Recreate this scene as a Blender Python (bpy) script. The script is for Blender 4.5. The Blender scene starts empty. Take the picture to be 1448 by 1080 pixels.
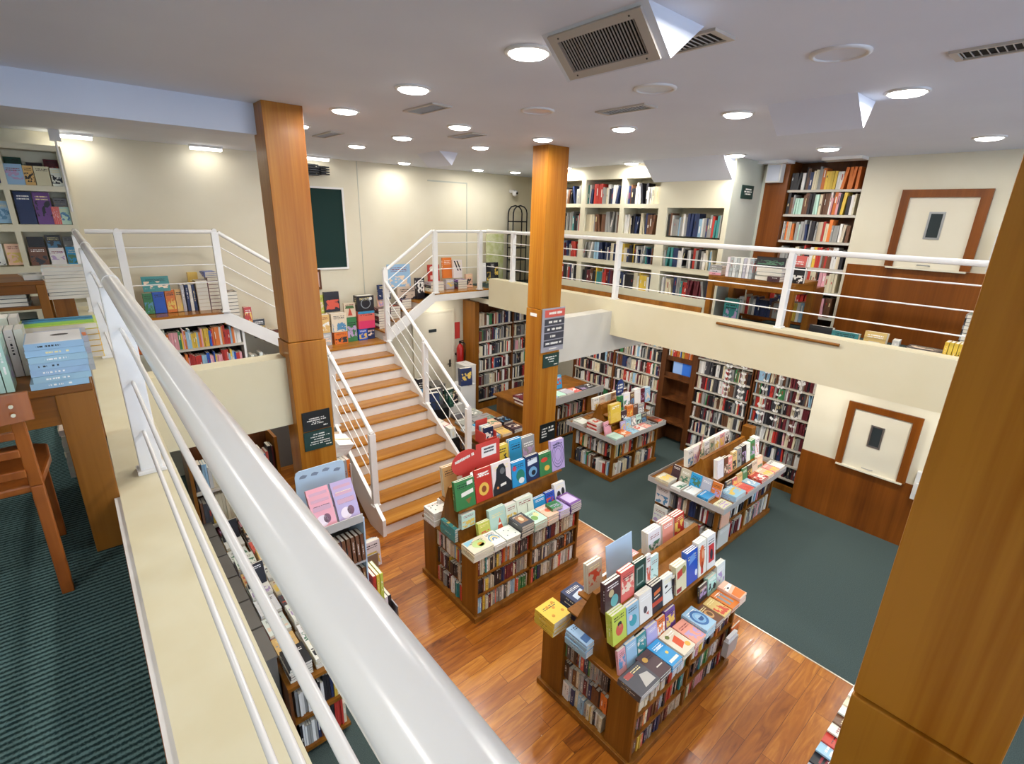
import bpy, math, random
from mathutils import Vector, Matrix

# ------------------------------------------------------------------ basics
C = bpy.context.scene.collection
PI = math.pi
import os
DEBUG = bool(os.environ.get('SCENE_DEBUG'))
ORD = ['first','second','third','fourth','fifth','sixth','seventh','eighth','ninth','tenth','eleventh','twelfth',
       'thirteenth','fourteenth','fifteenth','sixteenth','seventeenth','eighteenth','nineteenth','twentieth',
       'twenty-first','twenty-second','twenty-third','twenty-fourth','twenty-fifth','twenty-sixth','twenty-seventh',
       'twenty-eighth','twenty-ninth','thirtieth','thirty-first','thirty-second','thirty-third','thirty-fourth',
       'thirty-fifth','thirty-sixth','thirty-seventh','thirty-eighth']

def lin(h):
    h = h.lstrip('#')
    o = []
    for i in (0, 2, 4):
        c = int(h[i:i+2], 16) / 255
        o.append(c / 12.92 if c <= .04045 else ((c + .055) / 1.055) ** 2.4)
    return (o[0], o[1], o[2], 1.0)

COL = {'white':'E9E7E1','cream':'E2D7B8','grey':'9C9C98','black':'24242A','navy blue':'27365E','red':'C23A30',
       'maroon':'6A2630','orange':'DE7A34','yellow':'E3C04A','teal':'3F8F8C','green':'3E8250','brown':'6F4A33',
       'pink':'E5A6AE','light blue':'9CC3DC','lilac':'B9A6D2','lime green':'C6D25A','coral':'E0675C','royal blue':'2757B8',
       'bright blue':'2F93CC','dark brown':'4A3238','tan':'DDB877','peach':'F0C2A6','mint':'BFE3D2','dark grey':'4B4B50',
       'purple':'6E4A8E','dark green':'20493F','salmon':'EE9C8B','beige':'CDBFA6','silver':'B9BBC0','cyan':'3AA3D8'}

# ------------------------------------------------------------------ materials
def new_mat(name):
    m = bpy.data.materials.new(name); m.use_nodes = True
    nt = m.node_tree
    return m, nt, nt.nodes, nt.links, nt.nodes['Principled BSDF']

def flat(name, hexc, rough=.5, metal=0, bump=0, bscale=200):
    m, nt, N, L, P = new_mat(name)
    P.inputs['Base Color'].default_value = lin(hexc)
    P.inputs['Roughness'].default_value = rough
    P.inputs['Metallic'].default_value = metal
    if bump:
        t = N.new('ShaderNodeTexCoord'); n = N.new('ShaderNodeTexNoise'); b = N.new('ShaderNodeBump')
        n.inputs['Scale'].default_value = bscale; b.inputs['Strength'].default_value = bump; b.inputs['Distance'].default_value = .01
        L.new(t.outputs['Object'], n.inputs['Vector']); L.new(n.outputs['Fac'], b.inputs['Height']); L.new(b.outputs['Normal'], P.inputs['Normal'])
    return m

def paint(name, hexc, hex2, rough=.6, scale=1.5):
    m, nt, N, L, P = new_mat(name)
    t = N.new('ShaderNodeTexCoord'); n = N.new('ShaderNodeTexNoise'); n.inputs['Scale'].default_value = scale; n.inputs['Detail'].default_value = 5
    r = N.new('ShaderNodeValToRGB'); r.color_ramp.elements[0].position = .35; r.color_ramp.elements[1].position = .7
    r.color_ramp.elements[0].color = lin(hexc); r.color_ramp.elements[1].color = lin(hex2)
    L.new(t.outputs['Object'], n.inputs['Vector']); L.new(n.outputs['Fac'], r.inputs['Fac']); L.new(r.outputs['Color'], P.inputs['Base Color'])
    P.inputs['Roughness'].default_value = rough
    return m

def wood(name, c1, c2, c3, axis='Z', rough=.3, scale=9, coat=.2, grain=.3):
    m, nt, N, L, P = new_mat(name)
    t = N.new('ShaderNodeTexCoord'); mp = N.new('ShaderNodeMapping')
    s = [scale, scale, scale]; s['XYZ'.index(axis)] = scale * .06
    mp.inputs['Scale'].default_value = s
    n = N.new('ShaderNodeTexNoise'); n.inputs['Scale'].default_value = 1; n.inputs['Detail'].default_value = 7; n.inputs['Distortion'].default_value = .6
    mp2 = N.new('ShaderNodeMapping'); s2 = [scale*11]*3; s2['XYZ'.index(axis)] = scale * .25; mp2.inputs['Scale'].default_value = s2
    n2 = N.new('ShaderNodeTexNoise'); n2.inputs['Scale'].default_value = 1; n2.inputs['Detail'].default_value = 3
    mx = N.new('ShaderNodeMath'); mx.operation = 'MULTIPLY_ADD'; mx.inputs[1].default_value = grain
    r = N.new('ShaderNodeValToRGB'); e = r.color_ramp.elements
    e[0].position = .42; e[0].color = lin(c1); e[1].position = .82; e[1].color = lin(c3)
    k = e.new(.62); k.color = lin(c2)
    L.new(t.outputs['Object'], mp.inputs['Vector']); L.new(mp.outputs[0], n.inputs['Vector'])
    L.new(t.outputs['Object'], mp2.inputs['Vector']); L.new(mp2.outputs[0], n2.inputs['Vector'])
    L.new(n2.outputs['Fac'], mx.inputs[0]); L.new(n.outputs['Fac'], mx.inputs[2]); L.new(mx.outputs[0], r.inputs['Fac'])
    L.new(r.outputs['Color'], P.inputs['Base Color'])
    P.inputs['Roughness'].default_value = rough
    P.inputs['Coat Weight'].default_value = coat; P.inputs['Coat Roughness'].default_value = .15; P.inputs['Specular IOR Level'].default_value = .3
    return m

def planks(name):
    m, nt, N, L, P = new_mat(name)
    t = N.new('ShaderNodeTexCoord')
    br = N.new('ShaderNodeTexBrick'); br.offset = .37; br.offset_frequency = 2
    br.inputs['Scale'].default_value = 1; br.inputs['Brick Width'].default_value = 1.15; br.inputs['Row Height'].default_value = .135
    br.inputs['Mortar Size'].default_value = .0016; br.inputs['Color1'].default_value = (0, 0, 0, 1); br.inputs['Color2'].default_value = (1, 1, 1, 1)
    br.inputs['Mortar'].default_value = (.5, .5, .5, 1)
    L.new(t.outputs['Object'], br.inputs['Vector'])
    sep = N.new('ShaderNodeSeparateXYZ'); L.new(t.outputs['Object'], sep.inputs[0])
    # per plank offset for the grain
    off = N.new('ShaderNodeVectorMath'); off.operation = 'MULTIPLY_ADD'
    off.inputs[1].default_value = (37, 53, 11)
    mp = N.new('ShaderNodeMapping'); mp.inputs['Scale'].default_value = (1.6, 12, 1)
    L.new(t.outputs['Object'], mp.inputs['Vector'])
    L.new(br.outputs['Color'], off.inputs[0]); L.new(mp.outputs[0], off.inputs[2])
    n = N.new('ShaderNodeTexNoise'); n.inputs['Scale'].default_value = 1.4; n.inputs['Detail'].default_value = 6; n.inputs['Distortion'].default_value = 1.6
    L.new(off.outputs[0], n.inputs['Vector'])
    a = N.new('ShaderNodeMath'); a.operation = 'MULTIPLY_ADD'; a.inputs[1].default_value = .42
    L.new(br.outputs['Color'], a.inputs[0]); L.new(n.outputs['Fac'], a.inputs[2])
    r = N.new('ShaderNodeValToRGB'); e = r.color_ramp.elements
    e[0].position = .3; e[0].color = lin('5C2C08'); e[1].position = 1; e[1].color = lin('C6822E')
    k = e.new(.5); k.color = lin('8C4C10'); k = e.new(.75); k.color = lin('A8621A')
    L.new(a.outputs[0], r.inputs['Fac'])
    mix = N.new('ShaderNodeMix'); mix.data_type = 'RGBA'
    L.new(br.outputs['Fac'], mix.inputs[0]); L.new(r.outputs['Color'], mix.inputs[6]); mix.inputs[7].default_value = lin('4A240C')
    L.new(mix.outputs[2], P.inputs['Base Color'])
    P.inputs['Roughness'].default_value = .3; P.inputs['Coat Weight'].default_value = .22; P.inputs['Coat Roughness'].default_value = .12
    b = N.new('ShaderNodeBump'); b.inputs['Strength'].default_value = .12; b.inputs['Distance'].default_value = .01
    L.new(n.outputs['Fac'], b.inputs['Height']); L.new(b.outputs['Normal'], P.inputs['Normal']); L.new(b.outputs['Normal'], P.inputs['Coat Normal'])
    return m

def carpet(name, c1, c2, ribs=0):
    m, nt, N, L, P = new_mat(name)
    t = N.new('ShaderNodeTexCoord')
    n = N.new('ShaderNodeTexNoise'); n.inputs['Scale'].default_value = 160; n.inputs['Detail'].default_value = 3
    L.new(t.outputs['Object'], n.inputs['Vector'])
    src = n.outputs['Fac']
    if ribs:
        sp = N.new('ShaderNodeSeparateXYZ'); L.new(t.outputs['Object'], sp.inputs[0])
        ml = N.new('ShaderNodeMath'); ml.operation = 'MULTIPLY'; ml.inputs[1].default_value = ribs; L.new(sp.outputs[1], ml.inputs[0])
        sn = N.new('ShaderNodeMath'); sn.operation = 'SINE'; L.new(ml.outputs[0], sn.inputs[0])
        ad = N.new('ShaderNodeMath'); ad.operation = 'MULTIPLY_ADD'; ad.inputs[1].default_value = .3; L.new(sn.outputs[0], ad.inputs[0]); L.new(n.outputs['Fac'], ad.inputs[2])
        src = ad.outputs[0]
    r = N.new('ShaderNodeValToRGB'); r.color_ramp.elements[0].position = .28; r.color_ramp.elements[1].position = .74
    r.color_ramp.elements[0].color = lin(c1); r.color_ramp.elements[1].color = lin(c2)
    L.new(src, r.inputs['Fac']); L.new(r.outputs['Color'], P.inputs['Base Color'])
    b = N.new('ShaderNodeBump'); b.inputs['Strength'].default_value = .5; b.inputs['Distance'].default_value = .006
    L.new(src, b.inputs['Height']); L.new(b.outputs['Normal'], P.inputs['Normal'])
    P.inputs['Roughness'].default_value = .95; P.inputs['Specular IOR Level'].default_value = .1
    return m

def cover_mat(name, merged=False, picture=True):
    """printed cover: ground colour from the object, a picture patch, title lines and a spine label, different for every book"""
    m, nt, N, L, P = new_mat(name)
    def M(op, a, b=None, c=None):
        n = N.new('ShaderNodeMath'); n.operation = op
        for i, v in enumerate((a, b, c)):
            if v is None: continue
            if isinstance(v, (int, float)): n.inputs[i].default_value = v
            else: L.new(v, n.inputs[i])
        return n.outputs[0]
    s = N.new('ShaderNodeSeparateXYZ'); x, y, z = s.outputs
    if merged:
        t = N.new('ShaderNodeAttribute'); t.attribute_name = 'cover_xyz'; L.new(t.outputs['Vector'], s.inputs[0])
        k = N.new('ShaderNodeAttribute'); k.attribute_name = 'seed'; r0 = k.outputs['Fac']
        k = N.new('ShaderNodeAttribute'); k.attribute_name = 'Col'; base = k.outputs['Color']
    else:
        t = N.new('ShaderNodeTexCoord'); L.new(t.outputs['Object'], s.inputs[0])
        oi = N.new('ShaderNodeObjectInfo'); r0 = oi.outputs['Random']; base = oi.outputs['Color']
    r1 = M('FRACT', M('MULTIPLY', r0, 7.31)); r2 = M('FRACT', M('MULTIPLY', r0, 31.7)); r3 = M('FRACT', M('MULTIPLY', r0, 113.3))
    def pal(src, cols):
        r = N.new('ShaderNodeValToRGB'); r.color_ramp.interpolation = 'CONSTANT'; e = r.color_ramp.elements
        e[0].position = 0; e[0].color = lin(cols[0]); e[1].position = 1 / len(cols); e[1].color = lin(cols[1])
        for i in range(2, len(cols)):
            k = e.new(i / len(cols)); k.color = lin(cols[i])
        L.new(src, r.inputs['Fac']); return r.outputs['Color']
    cA = pal(r2, ['F1EFE8','2E3138','D2563F','E7C660','5A8FB5','F0D9C2','4F7D62','B9A0C8'])
    cB = pal(r3, ['FBFAF5','22242C','FBFAF5','8C2F33','22242C','F4E6A8'])
    cb = N.new('ShaderNodeCombineXYZ'); L.new(M('ADD', x, M('MULTIPLY', r0, 97)), cb.inputs[0]); L.new(M('MULTIPLY', r1, 53), cb.inputs[1]); L.new(M('MULTIPLY', z, 1.4), cb.inputs[2])
    n = N.new('ShaderNodeTexNoise'); n.inputs['Scale'].default_value = 3.2; n.inputs['Detail'].default_value = 4; L.new(cb.outputs[0], n.inputs['Vector'])
    inx = M('LESS_THAN', M('ABSOLUTE', x), .44)
    pic = M('MULTIPLY', M('GREATER_THAN', n.outputs['Fac'], .5), M('LESS_THAN', M('ABSOLUTE', M('SUBTRACT', z, M('MULTIPLY_ADD', r1, .3, .25))), .24))
    pic = M('MULTIPLY', M('MULTIPLY', pic, inx), M('GREATER_THAN', r3, .22 if picture else 2))
    # title lines
    row = M('GREATER_THAN', M('SINE', M('MULTIPLY', z, 75)), .1)
    c2 = N.new('ShaderNodeCombineXYZ'); L.new(M('MULTIPLY', x, 26), c2.inputs[0]); L.new(M('FLOOR', M('MULTIPLY', z, 12)), c2.inputs[1]); L.new(M('MULTIPLY', r0, 41), c2.inputs[2])
    n2 = N.new('ShaderNodeTexNoise'); n2.inputs['Scale'].default_value = 1; L.new(c2.outputs[0], n2.inputs['Vector'])
    tz = M('LESS_THAN', M('ABSOLUTE', M('SUBTRACT', z, M('MULTIPLY_ADD', r2, -.1, .84))), .085)
    ttl = M('MULTIPLY', M('MULTIPLY', M('MULTIPLY', row, tz), M('GREATER_THAN', n2.outputs['Fac'], .45)), M('LESS_THAN', M('ABSOLUTE', x), .36))
    # spine label
    c3 = N.new('ShaderNodeCombineXYZ'); L.new(M('MULTIPLY', z, 30), c3.inputs[0]); L.new(M('MULTIPLY', r0, 77), c3.inputs[1])
    n3 = N.new('ShaderNodeTexNoise'); n3.inputs['Scale'].default_value = 1; L.new(c3.outputs[0], n3.inputs['Vector'])
    sp = M('MULTIPLY', M('MULTIPLY', M('LESS_THAN', x, -.49), M('LESS_THAN', M('ABSOLUTE', y), .13)), M('MULTIPLY', M('GREATER_THAN', n3.outputs['Fac'], .5), M('LESS_THAN', M('ABSOLUTE', M('SUBTRACT', z, M('MULTIPLY_ADD', r1, .3, .4))), .2)))
    mk = M('MAXIMUM', ttl, sp)
    x1 = N.new('ShaderNodeMix'); x1.data_type = 'RGBA'; L.new(pic, x1.inputs[0]); L.new(base, x1.inputs[6]); L.new(cA, x1.inputs[7])
    x2 = N.new('ShaderNodeMix'); x2.data_type = 'RGBA'; L.new(mk, x2.inputs[0]); L.new(x1.outputs[2], x2.inputs[6]); L.new(cB, x2.inputs[7])
    L.new(x2.outputs[2], P.inputs['Base Color']); P.inputs['Roughness'].default_value = .32
    return m

def attr_mat(name):
    m, nt, N, L, P = new_mat(name)
    a = N.new('ShaderNodeVertexColor'); a.layer_name = 'Col'
    L.new(a.outputs['Color'], P.inputs['Base Color']); P.inputs['Roughness'].default_value = .45
    return m

def obj_mat(name, rough=.4):
    m, nt, N, L, P = new_mat(name)
    oi = N.new('ShaderNodeObjectInfo'); L.new(oi.outputs['Color'], P.inputs['Base Color']); P.inputs['Roughness'].default_value = rough
    return m

def emit(name, hexc, s):
    m, nt, N, L, P = new_mat(name)
    P.inputs['Base Color'].default_value = lin(hexc); P.inputs['Emission Color'].default_value = lin(hexc); P.inputs['Emission Strength'].default_value = s
    return m

def glassm(name):
    m, nt, N, L, P = new_mat(name)
    P.inputs['Base Color'].default_value = (.95, .97, 1, 1); P.inputs['Transmission Weight'].default_value = 1; P.inputs['Roughness'].default_value = 0; P.inputs['IOR'].default_value = 1.02
    return m

MT = dict(
    cream=paint('wall_cream_paint', 'DDD5BC', 'E3DCC6', .55), beam=paint('beam_cream_paint', 'DCD2B0', 'E1D8BA', .55),
    curb=paint('curb_cream_enamel', 'DBD1AE', 'E0D8B9', .4, 6), ceil=paint('ceiling_white_paint', 'D6DCEA', 'DBE1EE', .7),
    white=paint('white_enamel', 'ECEBE8', 'F1F0ED', .22, 4), riser=paint('riser_white_paint', 'E0DBD4', 'E8E4DF', .45, 3),
    panel=paint('panel_off_white', 'CDC8BB', 'D5D0C4', .55), greywall=paint('grey_green_paint', 'B9BBAC', 'C3C4B6', .6), brow=flat('bookcase_cream', 'E2DCC2', .5),
    pillar=wood('pillar_veneer', '7E450A', '9A5C10', 'B07422', 'Z', .32, 4, .06, .42), wains=wood('wainscot_veneer', '66340C', '78400F', '884C16', 'Z', .32, 5, .12),
    furn=wood('furniture_oak', '6C400E', '814F12', '935E1E', 'Z', .38, 7, .08), furnx=wood('furniture_oak_long', '744410', '8A5416', '9C6422', 'X', .35, 7, .15),
    chair=wood('chair_beech', '7E3F14', '94501C', 'A65F26', 'Z', .35, 6, .2), tread=wood('tread_hardwood', '8A5414', 'A66C22', 'BC8438', 'X', .25, 5, .35),
    shelfd=wood('shelf_dark_wood', '4E2D16', '63391B', '784724', 'Z', .4, 7, .1), planks=planks('floor_planks'),
    carpet=carpet('carpet_green', '3A4644', '546260'), ribbed=carpet('carpet_ribbed_green', '213434', '5F7A78', 290),
    cover=cover_mat('printed_cover'), cover2=cover_mat('printed_cover_merged', True), cover3=cover_mat('titled_cover', False, False), cover4=cover_mat('titled_cover_merged', True, False), pages=flat('book_pages', 'E6E1D3', .8), stuff=attr_mat('shelved_covers'), tint=obj_mat('coloured_card'),
    slot=flat('dark_slot', '08090A', .9), dark=flat('dark_metal', '2A2B2D', .4, .6), black=flat('black_plastic', '1B1C1E', .4), steel=flat('brushed_steel', 'A9ABAD', .3, .9),
    grille=flat('grille_beige_metal', 'BDB6AE', .45, .1), lamp=emit('lamp_diffuser', 'FFFDF6', 14), tube=emit('tube_diffuser', 'FFFDF8', 6),
    lampoff=flat('lamp_reflector', 'CDD2DE', .3), ring=flat('lamp_ring', 'D9D9DA', .4), glass=glassm('window_glass'), pane=flat('dark_pane', '30383A', .12),
    lip=flat('acrylic_price_rail', 'B9B7B4', .3), shelfw=flat('shelf_edge_white', 'C9C3B6', .4), green=flat('board_green', '052E2A', .85), signd=flat('sign_dark_green', '173A35', .4),
    signn=flat('sign_black_green', '161E20', .3), text=flat('sign_lettering', 'E6E4DC', .5), signred=flat('sign_red', 'C8564C', .4), signgrey=flat('sign_grey', '9B9AA2', .35), signch=flat('sign_charcoal', '3A3C46', .4),
    bluecard=flat('pale_blue_card', 'B6CDE2', .4), redcard=flat('red_card', 'C8423A', .45), paper=flat('white_paper', 'E9E7E3', .7), doorp=paint('door_cream', 'DAD2BC', 'DFD8C3', .45),
    strip=flat('metal_strip', 'D8D2C2', .3, .5), red=flat('extinguisher_red', 'B3221F', .3), screen=emit('screen_glow', '2F6BC8', .3), greybox=flat('grey_cardboard', '6A6660', .7), boxw=flat('white_box', 'DDDBD5', .6))

# ------------------------------------------------------------------ mesh builder
class MB:
    def __init__(self): self.v = []; self.f = []; self.m = []; self.sm = []
    def add(self, vs, fs, mi=0, smooth=False):
        b = len(self.v); self.v += [tuple(p) for p in vs]
        for f in fs: self.f.append([b + i for i in f]); self.m.append(mi); self.sm.append(smooth)
    def box(self, x0, x1, y0, y1, z0, z1, mi=0):
        self.add([(x0,y0,z0),(x1,y0,z0),(x1,y1,z0),(x0,y1,z0),(x0,y0,z1),(x1,y0,z1),(x1,y1,z1),(x0,y1,z1)],
                 [(0,3,2,1),(4,5,6,7),(0,1,5,4),(1,2,6,5),(2,3,7,6),(3,0,4,7)], mi)
        return self
    def obox(self, c, ax, ay, az, mi=0):
        """box from its centre and three half axis vectors"""
        c = Vector(c); ax = Vector(ax); ay = Vector(ay); az = Vector(az)
        p = [c + sx*ax + sy*ay + sz*az for sz in (-1,1) for sx, sy in ((-1,-1),(1,-1),(1,1),(-1,1))]
        self.add(p, [(0,3,2,1),(4,5,6,7),(0,1,5,4),(1,2,6,5),(2,3,7,6),(3,0,4,7)], mi); return self
    def prism(self, poly, d, mi=0):
        """polygon of 3-D points swept along d"""
        n = len(poly); d = Vector(d); a = [Vector(p) for p in poly]; b = [p + d for p in a]
        self.add(a + b, [tuple(range(n))[::-1], tuple(range(n, 2*n))] + [(i, (i+1) % n, n+(i+1) % n, n+i) for i in range(n)], mi); return self
    def tube(self, pts, r, seg=12, mi=0, cap=True):
        pts = [Vector(p) for p in pts]; rings = []
        for i, p in enumerate(pts):
            t = (pts[min(i+1, len(pts)-1)] - pts[max(i-1, 0)]).normalized()
            u = t.cross(Vector((0,0,1)));
            if u.length < 1e-4: u = Vector((1,0,0))
            u.normalize(); w = t.cross(u)
            rr = r[i] if isinstance(r, (list, tuple)) else r
            rings.append([p + rr*(math.cos(2*PI*k/seg)*u + math.sin(2*PI*k/seg)*w) for k in range(seg)])
        fs = []
        for i in range(len(pts)-1):
            for k in range(seg):
                fs.append((i*seg+k, i*seg+(k+1) % seg, (i+1)*seg+(k+1) % seg, (i+1)*seg+k))
        self.add([q for rg in rings for q in rg], fs, mi, True)
        if cap:
            self.add(rings[0], [tuple(range(seg))[::-1]], mi); self.add(rings[-1], [tuple(range(seg))], mi)
        return self
    def lathe(self, prof, c, seg=28, mi=0):
        c = Vector(c); n = len(prof)
        vs = [c + Vector((r*math.cos(2*PI*k/seg), r*math.sin(2*PI*k/seg), z)) for r, z in prof for k in range(seg)]
        fs = [(i*seg+k, i*seg+(k+1) % seg, (i+1)*seg+(k+1) % seg, (i+1)*seg+k) for i in range(n-1) for k in range(seg)]
        self.add(vs, fs, mi, True); return self
    def build(self, name, mats, parent=None, bevel=0):
        me = bpy.data.meshes.new(name); me.from_pydata(self.v, [], self.f)
        if not isinstance(mats, (list, tuple)): mats = [mats]
        for m in mats: me.materials.append(m)
        me.polygons.foreach_set('material_index', self.m); me.polygons.foreach_set('use_smooth', self.sm)
        me.update()
        o = bpy.data.objects.new(name, me); C.objects.link(o)
        if parent: o.parent = parent; o.matrix_parent_inverse = parent.matrix_world.inverted() if False else Matrix.Identity(4)
        if bevel:
            b = o.modifiers.new('bevel', 'BEVEL'); b.width = bevel; b.segments = 2; b.limit_method = 'ANGLE'
        return o

def tag(o, label, cat, group=None, kind=None):
    o['label'] = label; o['category'] = cat
    if group: o['group'] = group
    if kind: o['kind'] = kind
    return o
def struct(name, mb, mat, parent=None, bevel=0):
    o = mb.build(name, mat, parent, bevel)
    if not parent: o['kind'] = 'structure'
    return o
def thing(name, label, cat, loc=(0,0,0), group=None, rz=0):
    """an Empty at the base of a thing; parts are built in its own frame"""
    o = bpy.data.objects.new(name, None); o.empty_display_size = .1; C.objects.link(o)
    o.location = loc; o.rotation_euler = (0, 0, rz)
    return tag(o, label, cat, group)
def B(x0, x1, y0, y1, z0, z1): return MB().box(x0, x1, y0, y1, z0, z1)
def one(name, mb, mat, label, cat, group=None, bevel=0): return tag(mb.build(name, mat, None, bevel), label, cat, group)

# ------------------------------------------------------------------ books
def unit_cover(t=.06):
    m = MB()
    m.box(-.5, .5, -.5, -.5+t, 0, 1); m.box(-.5, .5, .5-t, .5, 0, 1); m.box(-.5, -.46, -.5+t, .5-t, 0, 1)
    return m
def unit_pages(t=.06): return B(-.46, .485, -.5+t, .5-t, .008, .99)
_c = unit_cover().build('book', MT['cover']); COVER_ME = _c.data; bpy.data.objects.remove(_c)
_c = unit_cover().build('book', MT['cover3']); COVER_ME2 = _c.data; bpy.data.objects.remove(_c)
_c = unit_pages().build('page_block', MT['pages']); PAGES_ME = _c.data; bpy.data.objects.remove(_c)
UC = unit_cover(); UP = unit_pages()
rnd = random.Random(7)
BOOKS = []
class Bk:
    """one book; whether it becomes an object of its own is settled at the end, when it is known how large it shows"""
    def __init__(self, loc, rot, dims, col, label, group=None, pages=True, cat='book', spine=False):
        self.location = Vector(loc); self.rotation_euler = rot; self.scale = Vector(dims); self.color = col
        w = label.split()
        if len(w) > 16: w = [k for k in w if k != 'the']
        if len(w) > 16: w = ' '.join(w).replace('right balcony', 'balcony').replace('in middle of ', 'middle of ').replace('lying in ', 'in ').split()
        self.label = ' '.join(w); self.group = group; self.pages = pages; self.cat = cat; self.spine = spine
        self.seed = rnd.random(); self.arts = []; self.shown = 0
        BOOKS.append(self)
    def matrix(self):
        from mathutils import Euler
        return Matrix.LocRotScale(self.location, Euler(self.rotation_euler), self.scale)
def jit(col, a=.06):
    c = lin(COL[col]); return tuple(max(0, min(1, v*(1+rnd.uniform(-a, a)))) for v in c[:3]) + (1,)
def book(loc, rot, dims, col, label, group=None, pages=True, cat='book', exact=None):
    """a display book, dims = width, thickness, height"""
    return Bk(loc, rot, dims, exact or jit(col), label, group, pages, cat)
def art(o, col, poly, lift=.0012):
    """flat printed shape on a front cover, unit cover coordinates"""
    o.arts.append((lin(col), [poly], lift))
def ell(cx, cz, rx, rz, n=20, a0=0, a1=2*PI): return [(cx+rx*math.cos(a0+(a1-a0)*k/n), cz+rz*math.sin(a0+(a1-a0)*k/n)) for k in range(n)]
def ringart(o, col, cx, cz, rx, rz, w, a0=0, a1=2*PI):
    n = 18; q = []
    for k in range(n):
        p = a0+(a1-a0)*k/n; e = a0+(a1-a0)*(k+1)/n
        q.append([(cx+rx*math.cos(p), cz+rz*math.sin(p)), (cx+rx*math.cos(e), cz+rz*math.sin(e)), (cx+rx*w*math.cos(e), cz+rz*w*math.sin(e)), (cx+rx*w*math.cos(p), cz+rz*w*math.sin(p))])
    o.arts.append((lin(col), q, .0015))
def art_mesh(b, polys, lift):
    t = b.scale[1]; m = MB()
    for poly in polys: m.prism([(x, -.5 - lift/t, z) for x, z in poly], (0, lift/t*1.5, 0))
    return m

# one mesh of every far shelved book (hundreds per bookcase)
class Stuff:
    def __init__(self): self.v = []; self.f = []; self.c = []; self.mi = []; self.x = []; self.s = []
    def box(self, c, ax, ay, az, col):
        c = Vector(c); b = len(self.v)
        for sz in (-1,1):
            for sx, sy in ((-1,-1),(1,-1),(1,1),(-1,1)): self.v.append(tuple(c + sx*ax + sy*ay + sz*az)); self.x.append((9,9,9)); self.s.append(0)
        for f in ((0,3,2,1),(4,5,6,7),(0,1,5,4),(1,2,6,5),(2,3,7,6),(3,0,4,7)): self.f.append([b+i for i in f]); self.c.append(col); self.mi.append(0)
    def mesh(self, mb, mat, col, mi=0, seed=0):
        b = len(self.v)
        for p in mb.v: self.v.append(tuple(mat @ Vector(p))); self.x.append(p); self.s.append(seed)
        for f in mb.f: self.f.append([b+i for i in f]); self.c.append(col); self.mi.append(mi)
    def build(self, name):
        me = bpy.data.meshes.new(name); me.from_pydata(self.v, [], self.f)
        ca = me.color_attributes.new('Col', 'FLOAT_COLOR', 'CORNER')
        flatc = []
        for c, f in zip(self.c, self.f): flatc += list(c)*len(f)
        ca.data.foreach_set('color', flatc); me.materials.append(MT['stuff']); me.materials.append(MT['cover2']); me.materials.append(MT['cover4'])
        at = me.attributes.new('cover_xyz', 'FLOAT_VECTOR', 'POINT'); at.data.foreach_set('vector', [k for p in self.x for k in p])
        at = me.attributes.new('seed', 'FLOAT', 'POINT'); at.data.foreach_set('value', self.s)
        me.polygons.foreach_set('material_index', self.mi); me.update()
        o = bpy.data.objects.new(name, me); C.objects.link(o); return o
STUFF = Stuff()
PAL_MIX = ['white']*8+['cream']*7+['beige']*6+['grey']*5+['black']*6+['dark grey']*3+['navy blue']*2+['red']*2+['maroon']*4+['orange']*2+['yellow','teal','green','pink','light blue','coral']+['brown']*3
PAL_DARK = ['white']*6+['black']*8+['maroon']*4+['grey']*7+['cream']*5+['red']*2+['brown']*4+['dark grey']*5+['navy blue']*2+['beige']*3+['green','pink','light blue']
PAL_GREY = ['black']*5+['grey']*5+['white']*4+['navy blue']*3+['teal']*2+['brown']*2+['cream']*2+['red','maroon','light blue','yellow']
PAL_RED = ['red']*3+['orange']*2+['white']*4+['cream']*4+['pink']*2+['grey']*4+['navy blue']*2+['yellow']+['brown']*3+['black']*4+['mint','beige','beige']
PAL_CHILD = ['orange']*3+['yellow']*3+['light blue']*2+['pink']*3+['red']*3+['white']*2+['royal blue']*2+['green']
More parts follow.
